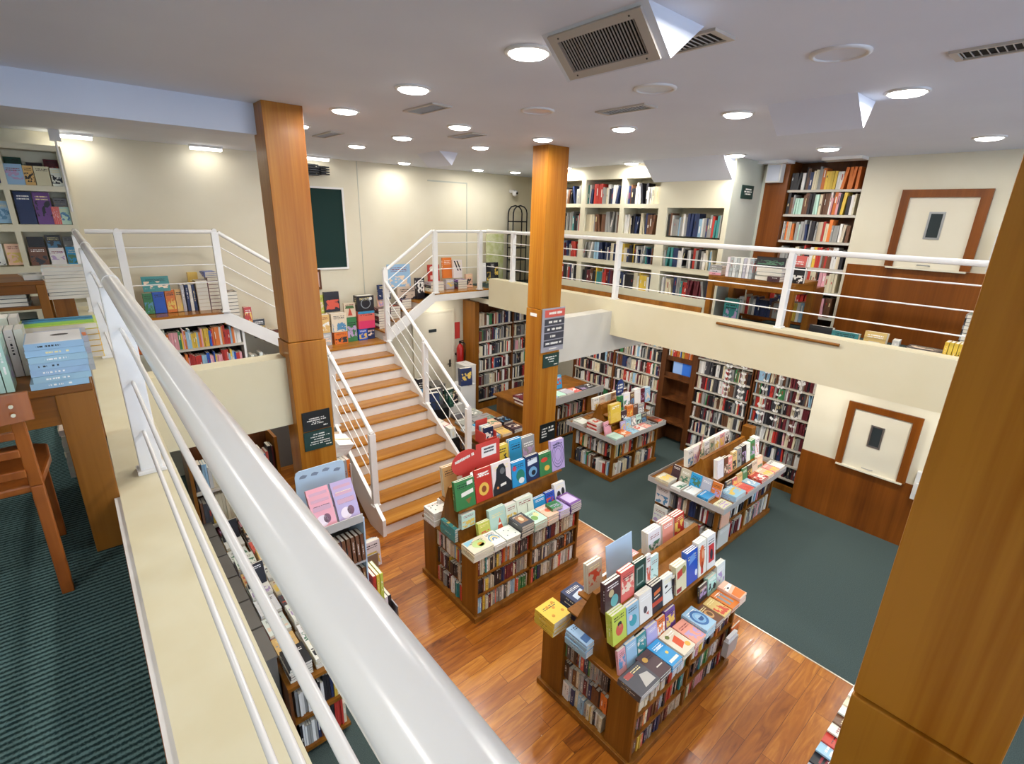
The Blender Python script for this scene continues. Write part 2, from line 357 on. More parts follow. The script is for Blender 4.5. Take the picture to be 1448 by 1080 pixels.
def row(o, u, n, length, hmax, pal, seed, where=None, tmin=.013, tmax=.034, depth=(.12,.15), fill=1.0, lean=0):
    """a row of shelved books: o = start at the spine plane, u along the shelf, n outwards; individual objects if where is given"""
    R = random.Random(seed); o = Vector(o); u = Vector(u).normalized(); n = Vector(n).normalized(); up = Vector((0,0,1))
    pos = .004; k = 0; run = None
    while True:
        if run and run[0] > 0 and R.random() < .8: col = run[1]; t = run[2]; h = run[3]; run[0] -= 1
        else:
            col = R.choice(pal); t = R.uniform(tmin, tmax); h = hmax*R.uniform(.68, .95)
            run = [R.choice([0,0,0,0,0,1,1,3]), col, t, h]
        if pos + t > length*fill: break
        w = R.uniform(*depth); back = R.uniform(0, .018)
        th = 0
        if lean and R.random() < .18: th = R.uniform(-1, 1)*lean
        base = o + u*(pos+t/2) - n*(back + w/2)
        cc = lin(COL[col]); f = R.uniform(.8, 1.12); cc = (min(1,cc[0]*f), min(1,cc[1]*f), min(1,cc[2]*f), 1)
        if where:
            k += 1
            Bk(base + up*.0015, (0, 0, math.atan2(-n.y, -n.x)), (w, t*.96, h), cc, '%s spined book %s from left, %s' % (col, ORD[k-1], where), spine=True)
        else:
            lu = (u*math.cos(th) - up*math.sin(th)); lz = (up*math.cos(th) + u*math.sin(th))
            ctr = base + up*(h/2*math.cos(th)+.002+abs(math.sin(th))*t/2)
            STUFF.box(ctr, n*(w/2), lu*(t*.48), lz*(h/2), cc)
            STUFF.box(ctr + lz*(h*.002) - n*.003, n*(w/2-.002), lu*(t*.36), lz*(h/2), lin('E2DCCB'))
            # spine label
            if R.random() < .4 and t > .018:
                lc = lin(R.choice(['F2EFE6','F2EFE6','26262C','E6D6A0','B03A32']))
                STUFF.box(ctr + n*(w/2+.0004) + lz*(h*R.uniform(-.1,.25)), n*.0006, lu*(t*.16), lz*(h*R.uniform(.05,.2)), lc)
        pos += t + (abs(math.sin(th))*h*.9 if th else 0) + R.uniform(0, .0015)

def glyphs(mb, o, u, v, n, lines, mi=0, seed=1, th=.0012):
    """rows of small letter-like strokes: too small to read in the photograph"""
    R = random.Random(seed); o = Vector(o); u = Vector(u); v = Vector(v); n = Vector(n)
    for x0, x1, yy, h in lines:
        x = x0
        while x < x1:
            w = h*R.uniform(.35, .75)
            if R.random() > .14:
                mb.obox(o + u*(x+w/2) + v*(yy), u*(w*.42), v*(h*R.uniform(.36,.5)), n*th, mi)
            x += w
# ------------------------------------------------------------------ key dimensions
ZC = 4.79; ZM = 2.62; ZB = 2.85; ZR = 3.70; XB = 6.0; YT = 4.65
XL, XR = -4.0, 8.3; YF, YB = -5.0, 8.6
STEP = .2616; RISE = .169; YS = 5.25
# ------------------------------------------------------------------ the shell
struct('floor', B(1.3, 4.72, YF, YB, -.1, 0), MT['planks'])
struct('floor', MB().box(4.735, XR, YF, YB, -.1, 0).box(XL, 1.3, YF, YB, -.1, 0), MT['carpet'])
struct('trim_1', B(4.72, 4.735, YF, YB, -.1, .004), MT['strip'])
m = MB(); m.box(XL, XR, YF, YB+.2, ZC, ZC+.1); struct('ceiling', m, MT['ceil'])
m = MB().box(XL, XR, YB, YB+.2, -.1, ZC); struct('wall_back', m, MT['cream'])
# faint panel seams on the back wall
m = MB().box(3.93, 3.942, YB-.004, YB, ZM-.6, ZC).box(5.3, 6.2, YB-.006, YB, 4.56, 4.585).box(6.18, 6.2, YB-.006, YB, 2.7, 4.56)
struct('trim_2', m, MT['greywall'])
m = MB().box(XR, XR+.2, YF, YB, -.1, ZC); struct('wall_right', m, MT['cream'])
m = MB().box(7.63, XR, YF, 2.24, ZM-.29, ZC).box(7.63, XR, YF, 2.24, .88, ZM-.29); struct('wall_right', m, MT['cream'])
m = MB().box(7.615, 7.66, YF, 2.24, 0, .88).box(7.6, 7.66, YF, 2.2, ZM, 3.53); struct('trim_3', m, MT['wains'])
m = MB().box(XL-.2, XL, YF, YB, -.1, ZC); struct('wall_left', m, MT['cream'])
# street front behind the camera: a glazed wall that lets the daylight in
m = MB()
m.box(XL, XR, YF-.2, YF, -.1, .5).box(XL, XR, YF-.2, YF, 4.4, ZC)
for x in (XL, -.2, 3.6, XR-.3): m.box(x, x+.3, YF-.2, YF, .5, 4.4)
struct('wall_front', m, MT['cream'])
for i, (a, b) in enumerate(((XL+.3, -.2), (.1, 3.6), (3.9, XR-.3))):
    w = thing('window_%d' % (i+1), 'tall glazed shop window, %s of three in the street wall' % ORD[i], 'window'); w['kind'] = 'structure'
    f = MB().box(a, b, YF-.13, YF-.07, .5, .56).box(a, b, YF-.13, YF-.07, 4.34, 4.4).box(a, a+.06, YF-.13, YF-.07, .56, 4.34).box(b-.06, b, YF-.13, YF-.07, .56, 4.34)
    f.build('window_frame', MT['white'], w)
    B(a+.06, b-.06, YF-.104, YF-.096, .56, 4.34).build('pane', MT['glass'], w)
# mezzanines
struct('floor', B(XL, -.02, YF, YB, 2.45, ZM), MT['ribbed'])
struct('floor', B(XB+.2, XR, YF, YB, 2.40, ZM), MT['carpet'])
m = MB().box(-.02, .20, YF, 7.74, 2.07, ZB); struct('trim_4', m, MT['curb'])           # near curb and edge beam
m = MB().box(-.04, -.02, YF, 7.7, ZM, ZB-.01).box(-.045, -.04, YF, 7.7, ZM, ZM+.12, 1); struct('baseboard_left', m, [MT['riser'], MT['furn']])
m = MB().box(XB, XB+.2, YF, 7.62, 2.33, ZB); struct('trim_5', m, MT['beam'])             # balcony front and curb
struct('trim_6', MB().box(.20, 1.335, YT, YT+.2, 2.07, 2.72), MT['beam'])                # tie beams in line with the pillars
struct('trim_7', MB().box(4.785, XB, YT, YT+.2, 2.07, 2.69).box(XB, 7.9, YT, YT+.2, 2.07, 2.33), MT['panel'])
struct('trim_8', B(XL, 1.34, 4.75, 5.0, 4.565, ZC), MT['ceil'])                          # beam under the ceiling
struct('trim_9', MB().box(XL, -.02, YF, YB, 2.3, 2.45).box(XB+.2, XR, YF, YB, 2.3, 2.40), MT['cream'])
one('handrail', MB().tube([(5.975, 1.63, 2.80), (5.975, 3.0, 2.80)], .016, 10).box(5.96, 6.0, 1.9, 1.92, 2.79, 2.81).box(5.96, 6.0, 2.7, 2.72, 2.79, 2.81), MT['furn'],
    'short round wooden rod fixed along the cream balcony front', 'handrail')
struct('trim_11', B(6.2, 6.23, 3.36, 6.2, 2.80, 2.915), MT['furn'])
# pillars
def pillar(x0, x1, y0, y1, label, seam=2.87, jut=.012):
    t = thing('pillar', label, 'pillar', (x0, y0, 0))
    w, d = x1-x0, y1-y0
    B(0, w, 0, d, seam+.006, ZC).build('upper_cladding', MT['pillar'], t, .004)
    B(-jut, w+jut, -jut, d, 0, seam).build('lower_cladding', MT['pillar'], t, .004)
    return t
pillar(1.34, 1.655, 4.55, 4.82, 'orange-brown wood clad pillar left of the staircase')
pillar(4.43, 4.78, 4.55, 4.81, 'orange-brown wood clad pillar in the middle, carrying a red and grey sign')
pillar(1.34, 1.66, -.125, .152, 'large orange-brown wood clad pillar cut by the right edge of the photo', 2.845, .006)

# ------------------------------------------------------------------ staircase
st = thing('staircase', 'white central staircase with orange-brown wooden treads', 'staircase')
for k in range(11):
    y = YS + STEP*k; z = RISE*(k+1)
    B(2.47, 3.94, y, y+.02, z-RISE, z-.03).build('riser', MT['riser'], st)
    B(2.47, 3.94, y-.02, y+STEP if k < 10 else YB-.004, z-.03, z).build('tread' if k < 10 else 'landing', MT['tread'], st, .004)
for x in (2.43, 3.93):      # closed white stringers
    m = MB(); pts = [(x, YS-.03, 0), (x, YS-.03, RISE+.07), (x, YS+STEP*10, RISE*11+.07), (x, YS+STEP*10+.1, RISE*11+.07), (x, YS+STEP*10+.1, RISE*11-.3), (x, YS+.35, 0)]
    m.prism(pts, (.045, 0, 0)); m.build('stringer', MT['white'], st)
B(2.47, 3.94, YS+2.62, YB-.004, RISE*11-.2, RISE*11-.03).build('landing_slab', MT['riser'], st)
ZP = ZM; up = (ZP-RISE*11)/5
fl = thing('staircase', 'short side flight rising left from the landing to the left platform', 'staircase')
fr = thing('staircase', 'short side flight rising right from the landing to the right platform', 'staircase')
for i in range(5):
    z = RISE*11 + up*(i+1)
    xa = 2.46 - .24*i; xb = 3.98 + .2375*i
    B(xa-.02, xa, 7.88, YB-.004, z-up, z-.03).build('riser', MT['riser'], fl)
    B(xb, xb+.02, 7.88, YB-.004, z-up, z-.03).build('riser', MT['riser'], fr)
    if i < 4:
        B(xa-.24, xa+.02, 7.88, YB-.004, z-.03, z).build('tread', MT['tread'], fl)
        B(xb-.02, xb+.2375, 7.88, YB-.004, z-.03, z).build('tread', MT['tread'], fr)
for nm, t, x0, x1 in (('stringer', fl, 2.46, 1.5), ('stringer', fr, 3.98, 4.93)):
    z0 = RISE*11; m = MB()
    m.prism([(x0, 7.84, z0-.02), (x0, 7.84, z0+.2), (x1, 7.84, ZP+.03), (x1, 7.84, ZP-.16)], (0, .04, 0)); m.build(nm, MT['white'], t)
for nm, a, b, lb in (('platform', .2, 1.5, 'left upper platform with wooden top and white edge beside the back wall'), ('platform', 4.93, 6.2, 'right upper platform with wooden top and white edge beside the back wall')):
    t = thing('platform', lb, 'platform')
    B(a, b, 7.86, YB, ZP-.03, ZP).build('floor_boards', MT['tread'], t)
    B(a, b, 7.84, YB, ZP-.15, ZP-.03).build('slab', MT['white'], t)

# ------------------------------------------------------------------ railings
RODS = (.19, .42, .65)
def railing(label, pts, posts, base, r=.029, group=None, rods=RODS, seg=24, end=None):
    """pts: polyline of the handrail centre line; posts: (x, y, z of rail, z of base)"""
    t = thing('railing', label, 'railing', group=group)
    for a, b in zip(pts[:-1], pts[1:]):
        MB().tube([a, b], r, seg).build('handrail', MT['white'], t)
        for d in rods:
            MB().tube([(a[0], a[1], a[2]-d), (b[0], b[1], b[2]-d)], .0075, 10).build('rod', MT['white'], t)
    for x, y, z, zb in posts:
        m = MB().box(x-.042, x+.042, y-.03, y+.03, zb, z-r*.6); m.box(x-.055, x+.055, y-.045, y+.045, zb, zb+.02)
        ps = m.build('post', MT['white'], t, .004)
        MB().tube([(x, y-.028, z), (x, y+.028, z)], r+.003, seg).build('collar', MT['white'], ps)
    return t
t = railing('long white tube railing on the near mezzanine curb, running away from the camera', [(.112, -3.0, ZR), (.112, 7.7, ZR)],
        [(.112, y, ZR, ZB) for y in (-2.1, -.9, 2.62, 4.98, 7.3)], ZB)
railing('white tube railing along the edge of the left platform', [(.2, 7.84, ZR-.01), (.5, 7.84, ZR-.01), (1.53, 7.84, ZR-.01)],
        [(.5, 7.84, ZR, ZP), (1.53, 7.84, ZR, ZP)], ZP, .026)
railing('white sloping railing of the left side flight', [(1.57, 7.84, ZR-.02), (2.44, 7.84, 3.10)], [(2.42, 7.84, 3.10, RISE*11)], 0, .026)
railing('white sloping railing of the right side flight', [(4.0, 7.84, 3.09), (4.9, 7.84, ZR+.01)], [(3.965, 7.84, 3.1, RISE*11)], 0, .026)
railing('white tube railing along the edge of the right platform', [(4.93, 7.84, ZR), (6.1, 7.84, ZR)], [(4.95, 7.84, ZR, ZP), (5.95, 7.84, ZR, ZP)], ZP, .026)
railing('white tube railing on the right balcony curb under the cream bookcase', [(6.1, 7.8, ZR+.01), (6.1, -3.0, ZR+.01)],
        [(6.1, y, ZR+.01, ZB) for y in (7.05, 4.70, 2.31, -.06, -2.4)], ZB, .029)
sl = RISE/STEP
for x, lb in ((2.47, 'white sloping handrail on the left of the central staircase'), (3.96, 'white sloping handrail on the right of the central staircase')):
    y0, y1 = 5.45, 7.82; zz = lambda y: 1.36 + (y-5.45)*sl
    bz = lambda y: RISE + (y-YS)*sl + .07
    railing(lb, [(x, y0, zz(y0)), (x, y1, zz(y1))], [(x, 5.47, zz(5.47), bz(5.47)-.05), (x, 6.62, zz(6.62), bz(6.62)-.05)] + ([] if x < 3 else []), 0, .027, rods=(.26, .48, .70))

# ------------------------------------------------------------------ ceiling
POS3 = [('row nearest the left pillar', 1.96, [2.19, 3.33, 4.44, 5.56]), ('middle row', 3.05, [4.35, 5.45, 6.62]),
        ('row over the carpet edge', 4.10, [1.08, 2.15, 3.23, 4.30, 5.41]), ('row along the right bookcases', 6.52, [1.0, 2.32, 3.36]),]
lamps = []
def downlight(x, y, label, on=True, r=.105):
    t = thing('ceiling_light', label, 'ceiling light', (x, y, ZC), 'recessed ceiling lights')
    m = MB().lathe([(r*1.16, 0), (r*1.16, -.008), (r, -.014), (r*.94, -.006), (r*.94, 0)], (0,0,0)); rg = m.build('ring', MT['ring'], t)
    m = MB()
    if on:
        m.lathe([(r*.95, -.008), (r*.86, -.022), (r*.5, -.03), (.001, -.032)], (0,0,0)); m.build('diffuser', MT['lamp'], rg); lamps.append((x, y))
    else:
        m.lathe([(r*.95, -.006), (r*.7, -.003), (.001, -.002)], (0,0,0)); m.build('reflector', MT['lampoff'], rg)
for nm, x, ys in POS3:
    for i, y in enumerate(ys):
        lb = 'lit round ceiling light, %s from the camera in the %s' % (['nearest','second','third','fourth','fifth'][i], nm)
        downlight(x, y, lb)
for i, y in enumerate((1.11, 2.16, 3.24)): downlight(3.02, y, 'unlit round ceiling light, %s from the camera in the middle row' % ['nearest','second','third'][i], False, .115)
downlight(6.6, 5.0, 'lit round ceiling light in front of the cream bookcase, right of the middle pillar')
downlight(6.6, 6.35, 'lit round ceiling light half hidden behind the middle pillar top')
for x, y, l in ((4.55, 8.1, 'below which the back wall is bare'), (6.05, 8.05, 'left of the corner camera'), (6.75, 7.8, 'nearest the back right corner')):
    downlight(x, y, 'lit round ceiling light close to the back wall, %s' % l)
# off-frame downlights of the same grid; last two added to brighten the right pillar
for x, y in ((1.96, 1.05), (1.96, -.1), (4.1, -.05), (6.5, -.4), (-1.2, 1.2), (-1.2, 3.4), (-1.4, 6.6), (3.05, -1.2), (-.9, .1), (-1.0, -1.2)): lamps.append((x, y))
for x, lb in ((.3, 'bright short tube lamp at the top of the back wall, beside the white conduit'), (1.7, 'bright short tube lamp at the top of the back wall, left of the left pillar'), (3.2, 'bright short tube lamp at the top of the back wall, right of the left pillar')):
    t = thing('wall_lamp', lb, 'wall lamp', (x, 8.42, ZC), 'tube lamps along the back wall')
    B(-.2, .2, -.06, .06, -.03, 0).build('housing', MT['white'], t); B(-.185, .185, -.045, .045, -.06, -.03).build('diffuser', MT['tube'], t)
# slanted diffusers hanging from the ceiling
def wedge(prof, y0, y1, label, grille=False):
    t = thing('air_diffuser', label, 'air diffuser')
    m = MB(); m.prism([(x, y0, z) for x, z in prof], (0, y1-y0, 0)); m.build('hood', MT['ceil'], t)
    if grille:
        (xa, za), (xb, zb), _ = prof
        d = Vector((xb-xa, 0, zb-za)); n = Vector((d.z, 0, -d.x)).normalized(); 
        if n.x > 0: n = -n
        g0 = MB(); ym = (y0+y1)/2; c = Vector(((xa+xb)/2, ym, (za+zb)/2)); u = d.normalized(); hw = d.length/2; hy = (y1-y0)/2
        hw -= .014; hy -= .035
        for sx in (-1, 1): g0.obox(c + u*sx*(hw-.017) + n*.006, u*.017, Vector((0, hy, 0)), n*.006)
        for sy in (-1, 1): g0.obox(c + Vector((0, sy*(hy-.022), 0)) + n*.006, u*(hw-.034), Vector((0, .022, 0)), n*.006)
        for sx in (-1, 1):
            for sy in (-1, 1): g0.obox(c + u*sx*(hw-.017) + Vector((0, sy*(hy-.06), 0)) + n*.013, u*.003, Vector((0, .003, 0)), n*.002, 1)
        g0.build('grille_frame', [MT['grille'], MT['black']], t)
        bk = MB(); bk.obox(c + n*.001, u*(hw-.03), Vector((0, hy-.04, 0)), n*.001); bk.build('dark_opening', MT['slot'], t)
        s = MB(); k = 26
        for i in range(k):
            yy = -(hy-.054) + (2*hy-.108)*i/(k-1)
            s.obox(c + Vector((0, yy, 0)) + n*.006, u*(hw-.034), Vector((0, .0012, 0)), n*.003)
        s.build('louvres', MT['grille'], t)
    return t
wedge([(1.84, ZC), (2.03, 4.63), (2.25, ZC)], 1.39, 1.97, 'slanted white ceiling air diffuser with a large dark louvred grille', True)
wedge([(3.94, ZC), (4.18, 4.615), (4.30, ZC)], 1.30, 1.86, 'slanted white ceiling hood with a bright end, above the right bookcases')
wedge([(4.0, ZC), (4.2, 4.625), (4.30, ZC)], 6.18, 6.76, 'small far white ceiling hood left of the middle pillar top')
def vent(x0, x1, y0, y1, label):
    t = thing('ceiling_vent', label, 'vent', group='flush ceiling vents')
    m = MB().box(x0, x1, y0, y0+.03, ZC-.012, ZC).box(x0, x1, y1-.03, y1, ZC-.012, ZC).box(x0, x0+.018, y0+.03, y1-.03, ZC-.012, ZC).box(x1-.018, x1, y0+.03, y1-.03, ZC-.012, ZC)
    m.build('frame', MT['grille'], t)
    B(x0+.018, x1-.018, y0+.03, y1-.03, ZC-.003, ZC).build('dark_opening', MT['slot'], t)
    s = MB(); n = 16
    for i in range(n):
        yy = y0+.04+(y1-y0-.08)*i/(n-1); s.box(x0+.018, x1-.018, yy-.0014, yy+.0014, ZC-.007, ZC-.003)
    s.build('louvres', MT['grille'], t)
vent(2.29, 2.47, 1.36, 1.86, 'ceiling vent just right of the large slanted diffuser')
vent(2.29, 2.47, 3.62, 4.07, 'ceiling vent right of the left pillar, between two rows of lights')
vent(3.33, 3.49, 2.46, 2.92, 'ceiling vent at the top middle, above the cream bookcase')
vent(3.33, 3.52, 4.53, 4.98, 'small ceiling vent left of the middle pillar top')
vent(3.33, 3.51, .22, .75, 'ceiling vent at the top right edge of the photo')
vent(2.33, 2.48, 5.66, 6.2, 'small ceiling vent beside the left pillar top')
# sloping bulkhead over the cream bookcase
m = MB(); m.prism([(6.43, 3.48, ZC), (6.75, 3.48, 4.52), (6.75, 3.48, ZC)], (0, 1.2, 0)); struct('trim_10', m, MT['ceil'])
# tilting spot lamp, corner camera, conduit
t = thing('spotlight', 'black twin louvred spotlight high on the back wall beside the left pillar', 'spotlight', (3.18, 8.5, 4.6))
m = MB()
for i in range(5): m.box(-.14, .04, -.1, .02, -.09+.035*i, -.07+.035*i)
m.box(-.14, .02, -.02, .05, -.09, .08); m.build('large_head', MT['black'], t)
m = MB()
for i in range(4): m.box(.07, .2, -.12, -.02, -.075+.035*i, -.055+.035*i)
m.box(.06, .18, -.03, .03, -.07, .06); m.build('small_head', MT['black'], t)
B(-.05, .1, .02, .1, -.03, .03).build('bracket', MT['black'], t)
t = thing('security_camera', 'small white camera on the wall near the back right corner', 'camera', (7.32, 8.45, 4.47))
MB().lathe([(.001, -.09), (.05, -.07), (.065, -.02), (.05, .02), (.001, .03)], (0,0,0), 20).build('dome', MT['ring'], t)
B(-.03, .03, .03, .15, -.02, .04).build('bracket', MT['ring'], t); MB().tube([(0, -.066, -.03), (0, -.05, -.025)], .022, 14).build('lens', MT['black'], t)
one('conduit', MB().tube([(.14, 8.28, 3.9), (.14, 8.28, ZC-.04)], .012, 10).box(.09, .19, 8.22, 8.32, ZC-.12, ZC), MT['white'], 'thin white conduit running up from the left bookcase to the tube lamp', 'conduit')

# ------------------------------------------------------------------ doors, boards, signs
def hatch(n, z0, z1, label):
    t = thing('door_%d' % n, label, 'door'); t['kind'] = 'structure'
    x = 7.6 if z0 > 3 else 7.615; y0, y1 = 1.0, 1.80
    m = MB().box(x-.03, x, y0-.01, y0+.085, z0, z1).box(x-.03, x, y1-.085, y1, z0, z1).box(x-.03, x, y0+.085, y1-.085, z1-.085, z1); m.build('frame', MT['wains'], t)
    lf = B(x-.006, x, y0+.085, y1-.085, z0+.0, z1-.085).build('leaf', MT['doorp'], t)
    yc = (y0+y1)/2+.02; zc = z0+(z1-z0)*.55
    m = MB().box(x-.016, x-.006, yc-.075, yc+.075, zc-.15, zc-.13).box(x-.016, x-.006, yc-.075, yc+.075, zc+.13, zc+.15).box(x-.016, x-.006, yc-.075, yc-.055, zc-.13, zc+.13).box(x-.016, x-.006, yc+.055, yc+.075, zc-.13, zc+.13)
    m.build('pane_frame', MT['steel'], lf); B(x-.011, x-.006, yc-.055, yc+.055, zc-.13, zc+.13).build('pane', MT['pane'], lf)
    m = MB().tube([(x-.006, yc-.06, z0+.03), (x-.035, yc-.05, z0+.035), (x-.035, yc+.05, z0+.035), (x-.006, yc+.06, z0+.03)], .006, 8); m.build('handle', MT['steel'], lf)
    B(x-.05, x, y0+.02, y1-.02, z0-.02, z0).build('sill', MT['doorp'], t)
hatch(1, 3.54, 4.41, 'upper cream hoist door with small vertical window and wooden frame'); hatch(2, .87, 1.77, 'lower cream hoist door with small vertical window and wooden frame')
t = thing('door_3', 'cream door under the right flight with a dark plate', 'door'); t['kind'] = 'structure'
lf = B(4.9, 5.8, 8.56, 8.6, 0, 2.1).build('leaf', MT['doorp'], t)
m = MB().box(4.86, 4.9, 8.55, 8.6, 0, 2.14).box(5.8, 5.84, 8.55, 8.6, 0, 2.14).box(4.9, 5.8, 8.55, 8.6, 2.1, 2.14); m.build('frame', MT['cream'], t)
B(5.22, 5.4, 8.552, 8.56, 1.72, 1.78).build('door_plate', MT['pane'], lf)
m = MB().tube([(5.72, 8.56, 1.0), (5.72, 8.52, 1.0), (5.64, 8.515, 1.0)], .012, 8).box(5.7, 5.74, 8.553, 8.56, .92, 1.08); m.build('handle', MT['black'], lf)
t = thing('notice_board', 'tall dark green board with white frame on the back wall', 'board')
m = MB().box(2.7, 3.63, 8.575, 8.6, 3.08, 4.33); m.build('panel', MT['green'], t)
m = MB().box(2.67, 3.66, 8.56, 8.6, 4.33, 4.36).box(2.67, 3.66, 8.56, 8.6, 3.05, 3.08).box(3.63, 3.66, 8.56, 8.6, 3.08, 4.33).box(2.67, 2.7, 8.56, 8.6, 3.08, 4.33); m.build('frame', MT['white'], t)
# directory sign on the middle pillar
t = thing('directory_sign', 'grey directory sign with a red header and four dark rows on the middle pillar', 'sign')
yf = 4.53
B(4.435, 4.84, yf-.012, yf, 2.31, 2.885).build('backing', MT['signgrey'], t)
B(4.475, 4.835, yf-.016, yf-.012, 2.77, 2.865).build('header', MT['signred'], t)
for i in range(4):
    z = 2.665-.095*i; B(4.475, 4.835, yf-.016, yf-.012, z, z+.082).build('row_panel', MT['signch'], t)
m = MB(); glyphs(m, (4.475, yf-.0165, 2.8), (1,0,0), (0,0,1), (0,-1,0), [(.07, .3, .02, .034)], 0, 3, .0006)
for i, (a, b) in enumerate(((.07, .28), (.05, .31), (.11, .22), (.03, .31))): glyphs(m, (4.475, yf-.0165, 2.705-.095*i), (1,0,0), (0,0,1), (0,-1,0), [(a, b, 0, .03)], 0, 10+i, .0006)
glyphs(m, (4.475, yf-.0125, 2.345), (1,0,0), (0,0,1), (0,-1,0), [(.1, .25, 0, .018)], 0, 19, .0006)
m.build('lettering', MT['text'], t)
def plate(x0, x1, z0, z1, mat, label, lines, seed, yf=4.538):
    t = thing('sign', label, 'sign'); bk = B(x0, x1, yf-.012, yf, z0, z1).build('backing', mat, t)
    m = MB(); glyphs(m, (x0, yf-.0125, z0), (1,0,0), (0,0,1), (0,-1,0), lines, 0, seed, .0006); m.build('lettering', MT['text'], bk)
plate(4.49, 4.785, 2.09, 2.275, MT['signd'], 'small dark green sign under the directory sign on the middle pillar', [(.04,.24,.14,.016),(.08,.2,.11,.016),(.1,.19,.075,.014),(.2,.26,.03,.014)], 5)
plate(1.375, 1.635, 2.01, 2.2, MT['signn'], 'upper black-green sign of the two on the left pillar', [(.06,.2,.12,.011),(.04,.22,.1,.011),(.09,.16,.08,.011),(.07,.19,.065,.011),(.19,.245,.035,.014)], 6)
plate(1.372, 1.64, 1.81, 2.0, MT['signd'], 'lower dark green sign of the two on the left pillar', [(.09,.19,.155,.012),(.06,.24,.13,.01),(.09,.18,.105,.01),(.06,.24,.08,.01),(.05,.24,.058,.01),(.2,.25,.03,.012)], 7)
plate(4.5, 4.79, 1.0, 1.27, MT['signn'], 'framed dark leaflet sheet low on the middle pillar', [(.03,.12,.2,.02),(.03,.12,.16,.02),(.03,.12,.12,.02),(.03,.12,.08,.02),(.16,.26,.2,.03),(.16,.26,.15,.03)], 8)
one('label_tag', B(4.414, 4.418, 4.61, 4.73, 2.775, 2.815), MT['paper'], 'small white label stuck on the left face of the middle pillar', 'label')
t = thing('sign', 'small dark green sign on the grey wall end of the cream bookcase', 'sign'); B(6.98, 7.3, 3.436, 3.448, 4.3, 4.47).build('backing', MT['signd'], t)
m = MB(); glyphs(m, (6.98, 3.4355, 4.3), (1,0,0), (0,0,1), (0,-1,0), [(.08,.25,.12,.02),(.05,.27,.09,.02),(.08,.25,.06,.02)], 0, 4, .0006); m.build('lettering', MT['text'], t)

# ------------------------------------------------------------------ built-in bookcases
# cream bookcase on the right balcony, front at X = 6.75
t = thing('bookcase', 'cream built-in bookcase with a grid of shelves on the right balcony', 'bookcase')
XF = 6.75; YE = 7.3
cols = [(6.09, 6.95), (5.26, 5.99), (4.55, 5.18)]; rows = [(4.22, 4.59), (3.78, 4.16), (3.34, 3.68), (2.93, 3.27)]
m = MB()
for y0, y1 in ((3.46, 3.53), (4.40, 4.55), (5.18, 5.26), (5.99, 6.09), (6.95, YE)): m.box(XF, 7.15, y0, y1, ZM, ZC)
m.build('upright', MT['brow'], t)
for y0, y1 in cols + [(3.53, 4.40)]:
    rr = rows if y0 != 3.53 else [(3.76+.0, 4.17)] + rows[2:]
    zs = [ZM] + [v for r in sorted(rr) for v in r] + [ZC]
    for a, b in zip(zs[0::2], zs[1::2]): B(XF, 7.15, y0, y1, a, b).build('shelf', MT['brow'], t)
B(7.15, 7.2, 3.46, YE, ZM, ZC).build('back_panel', MT['brow'], t)
sd = 100
for y0, y1 in cols + [(3.53, 4.40)]:
    for ri, (a, b) in enumerate(rows):
        if y0 == 3.53 and ri == 0: continue
        sd += 1; row((XF+.03, y1-.01, a), (0,-1,0), (-1,0,0), y1-y0-.02, (b-a)*.88, PAL_GREY, sd, None, .018, .045, (.16, .22), 1, .2)
struct('wall_right', MB().box(7.2, 7.6, 3.46, 3.5, ZM, ZC).box(6.75, 7.2, 3.455, 3.46, ZM, ZC), MT['greywall'])
# balcony bookcase with wooden side, recessed in the right wall
t = thing('bookcase', 'tall recessed bookcase with white shelf edges on the right balcony', 'bookcase')
B(7.58, 8.0, 3.12, 3.42, ZM, ZC).build('side_panel', MT['wains'], t)
zz = [2.80, 3.13, 3.44, 3.78, 4.12, 4.43]
B(7.95, 8.0, 2.24, 3.12, ZM, ZC).build('back_panel', MT['shelfd'], t)
for i, z in enumerate(zz):
    B(7.62, 7.95, 2.24, 3.12, z-.03, z).build('shelf', MT['shelfw'], t)
    row((7.64, 3.11, z), (0,-1,0), (-1,0,0), .86, .3, PAL_RED, 200+i, None, .016, .042, (.16,.22), .98, .12)
struct('wall_right', MB().box(7.58, XR, 3.42, 3.46, ZM, ZC), MT['greywall'])
t = thing('speaker', 'white wall speaker at the top of the wooden bookcase side', 'speaker', (7.54, 3.28, 4.64))
B(-.08, .04, -.1, .1, -.12, .12).build('cabinet', MT['boxw'], t, .01); B(-.086, -.08, -.08, .08, -.1, .1).build('front_grille', MT['lampoff'], t)
for y, lb in ((3.3, 'flat white fluorescent fitting over the wooden bookcase side'), (2.45, 'flat white fluorescent fitting over the recessed balcony bookcase')):
    one('light_fitting', B(7.35, 7.6, y-.22, y+.22, ZC-.035, ZC), MT['white'], lb, 'light fitting')
# lower wall bookcases, front at X = 7.9
def wall_case(y0, y1, divs, zs, label, seeds, pal, top=2.28):
    t = thing('bookcase', label, 'bookcase')
    for y in [y0, y1] + divs: B(7.88, 8.2, y-.02, y+.02, .0, top).build('upright', MT['shelfd'], t)
    B(8.2, 8.22, y0, y1, 0, top).build('back_panel', MT['shelfd'], t); B(7.86, 7.9, y0+.02, y1-.02, 0, .09).build('plinth', MT['furn'], t)
    ys = sorted([y0] + divs + [y1])
    for i, z in enumerate(zs):
        for a, b in zip(ys[:-1], ys[1:]):
            B(7.88, 8.2, a+.02, b-.02, z-.025, z).build('shelf', MT['shelfw'], t)
            row((7.9, b-.03, z), (0,-1,0), (-1,0,0), b-a-.06, .245, pal, seeds+i*7+int(a*10), None, .012, .03, (.13,.17), 1, .1)
zs = [.16, .43, .70, .97, 1.24, 1.51, 1.78]
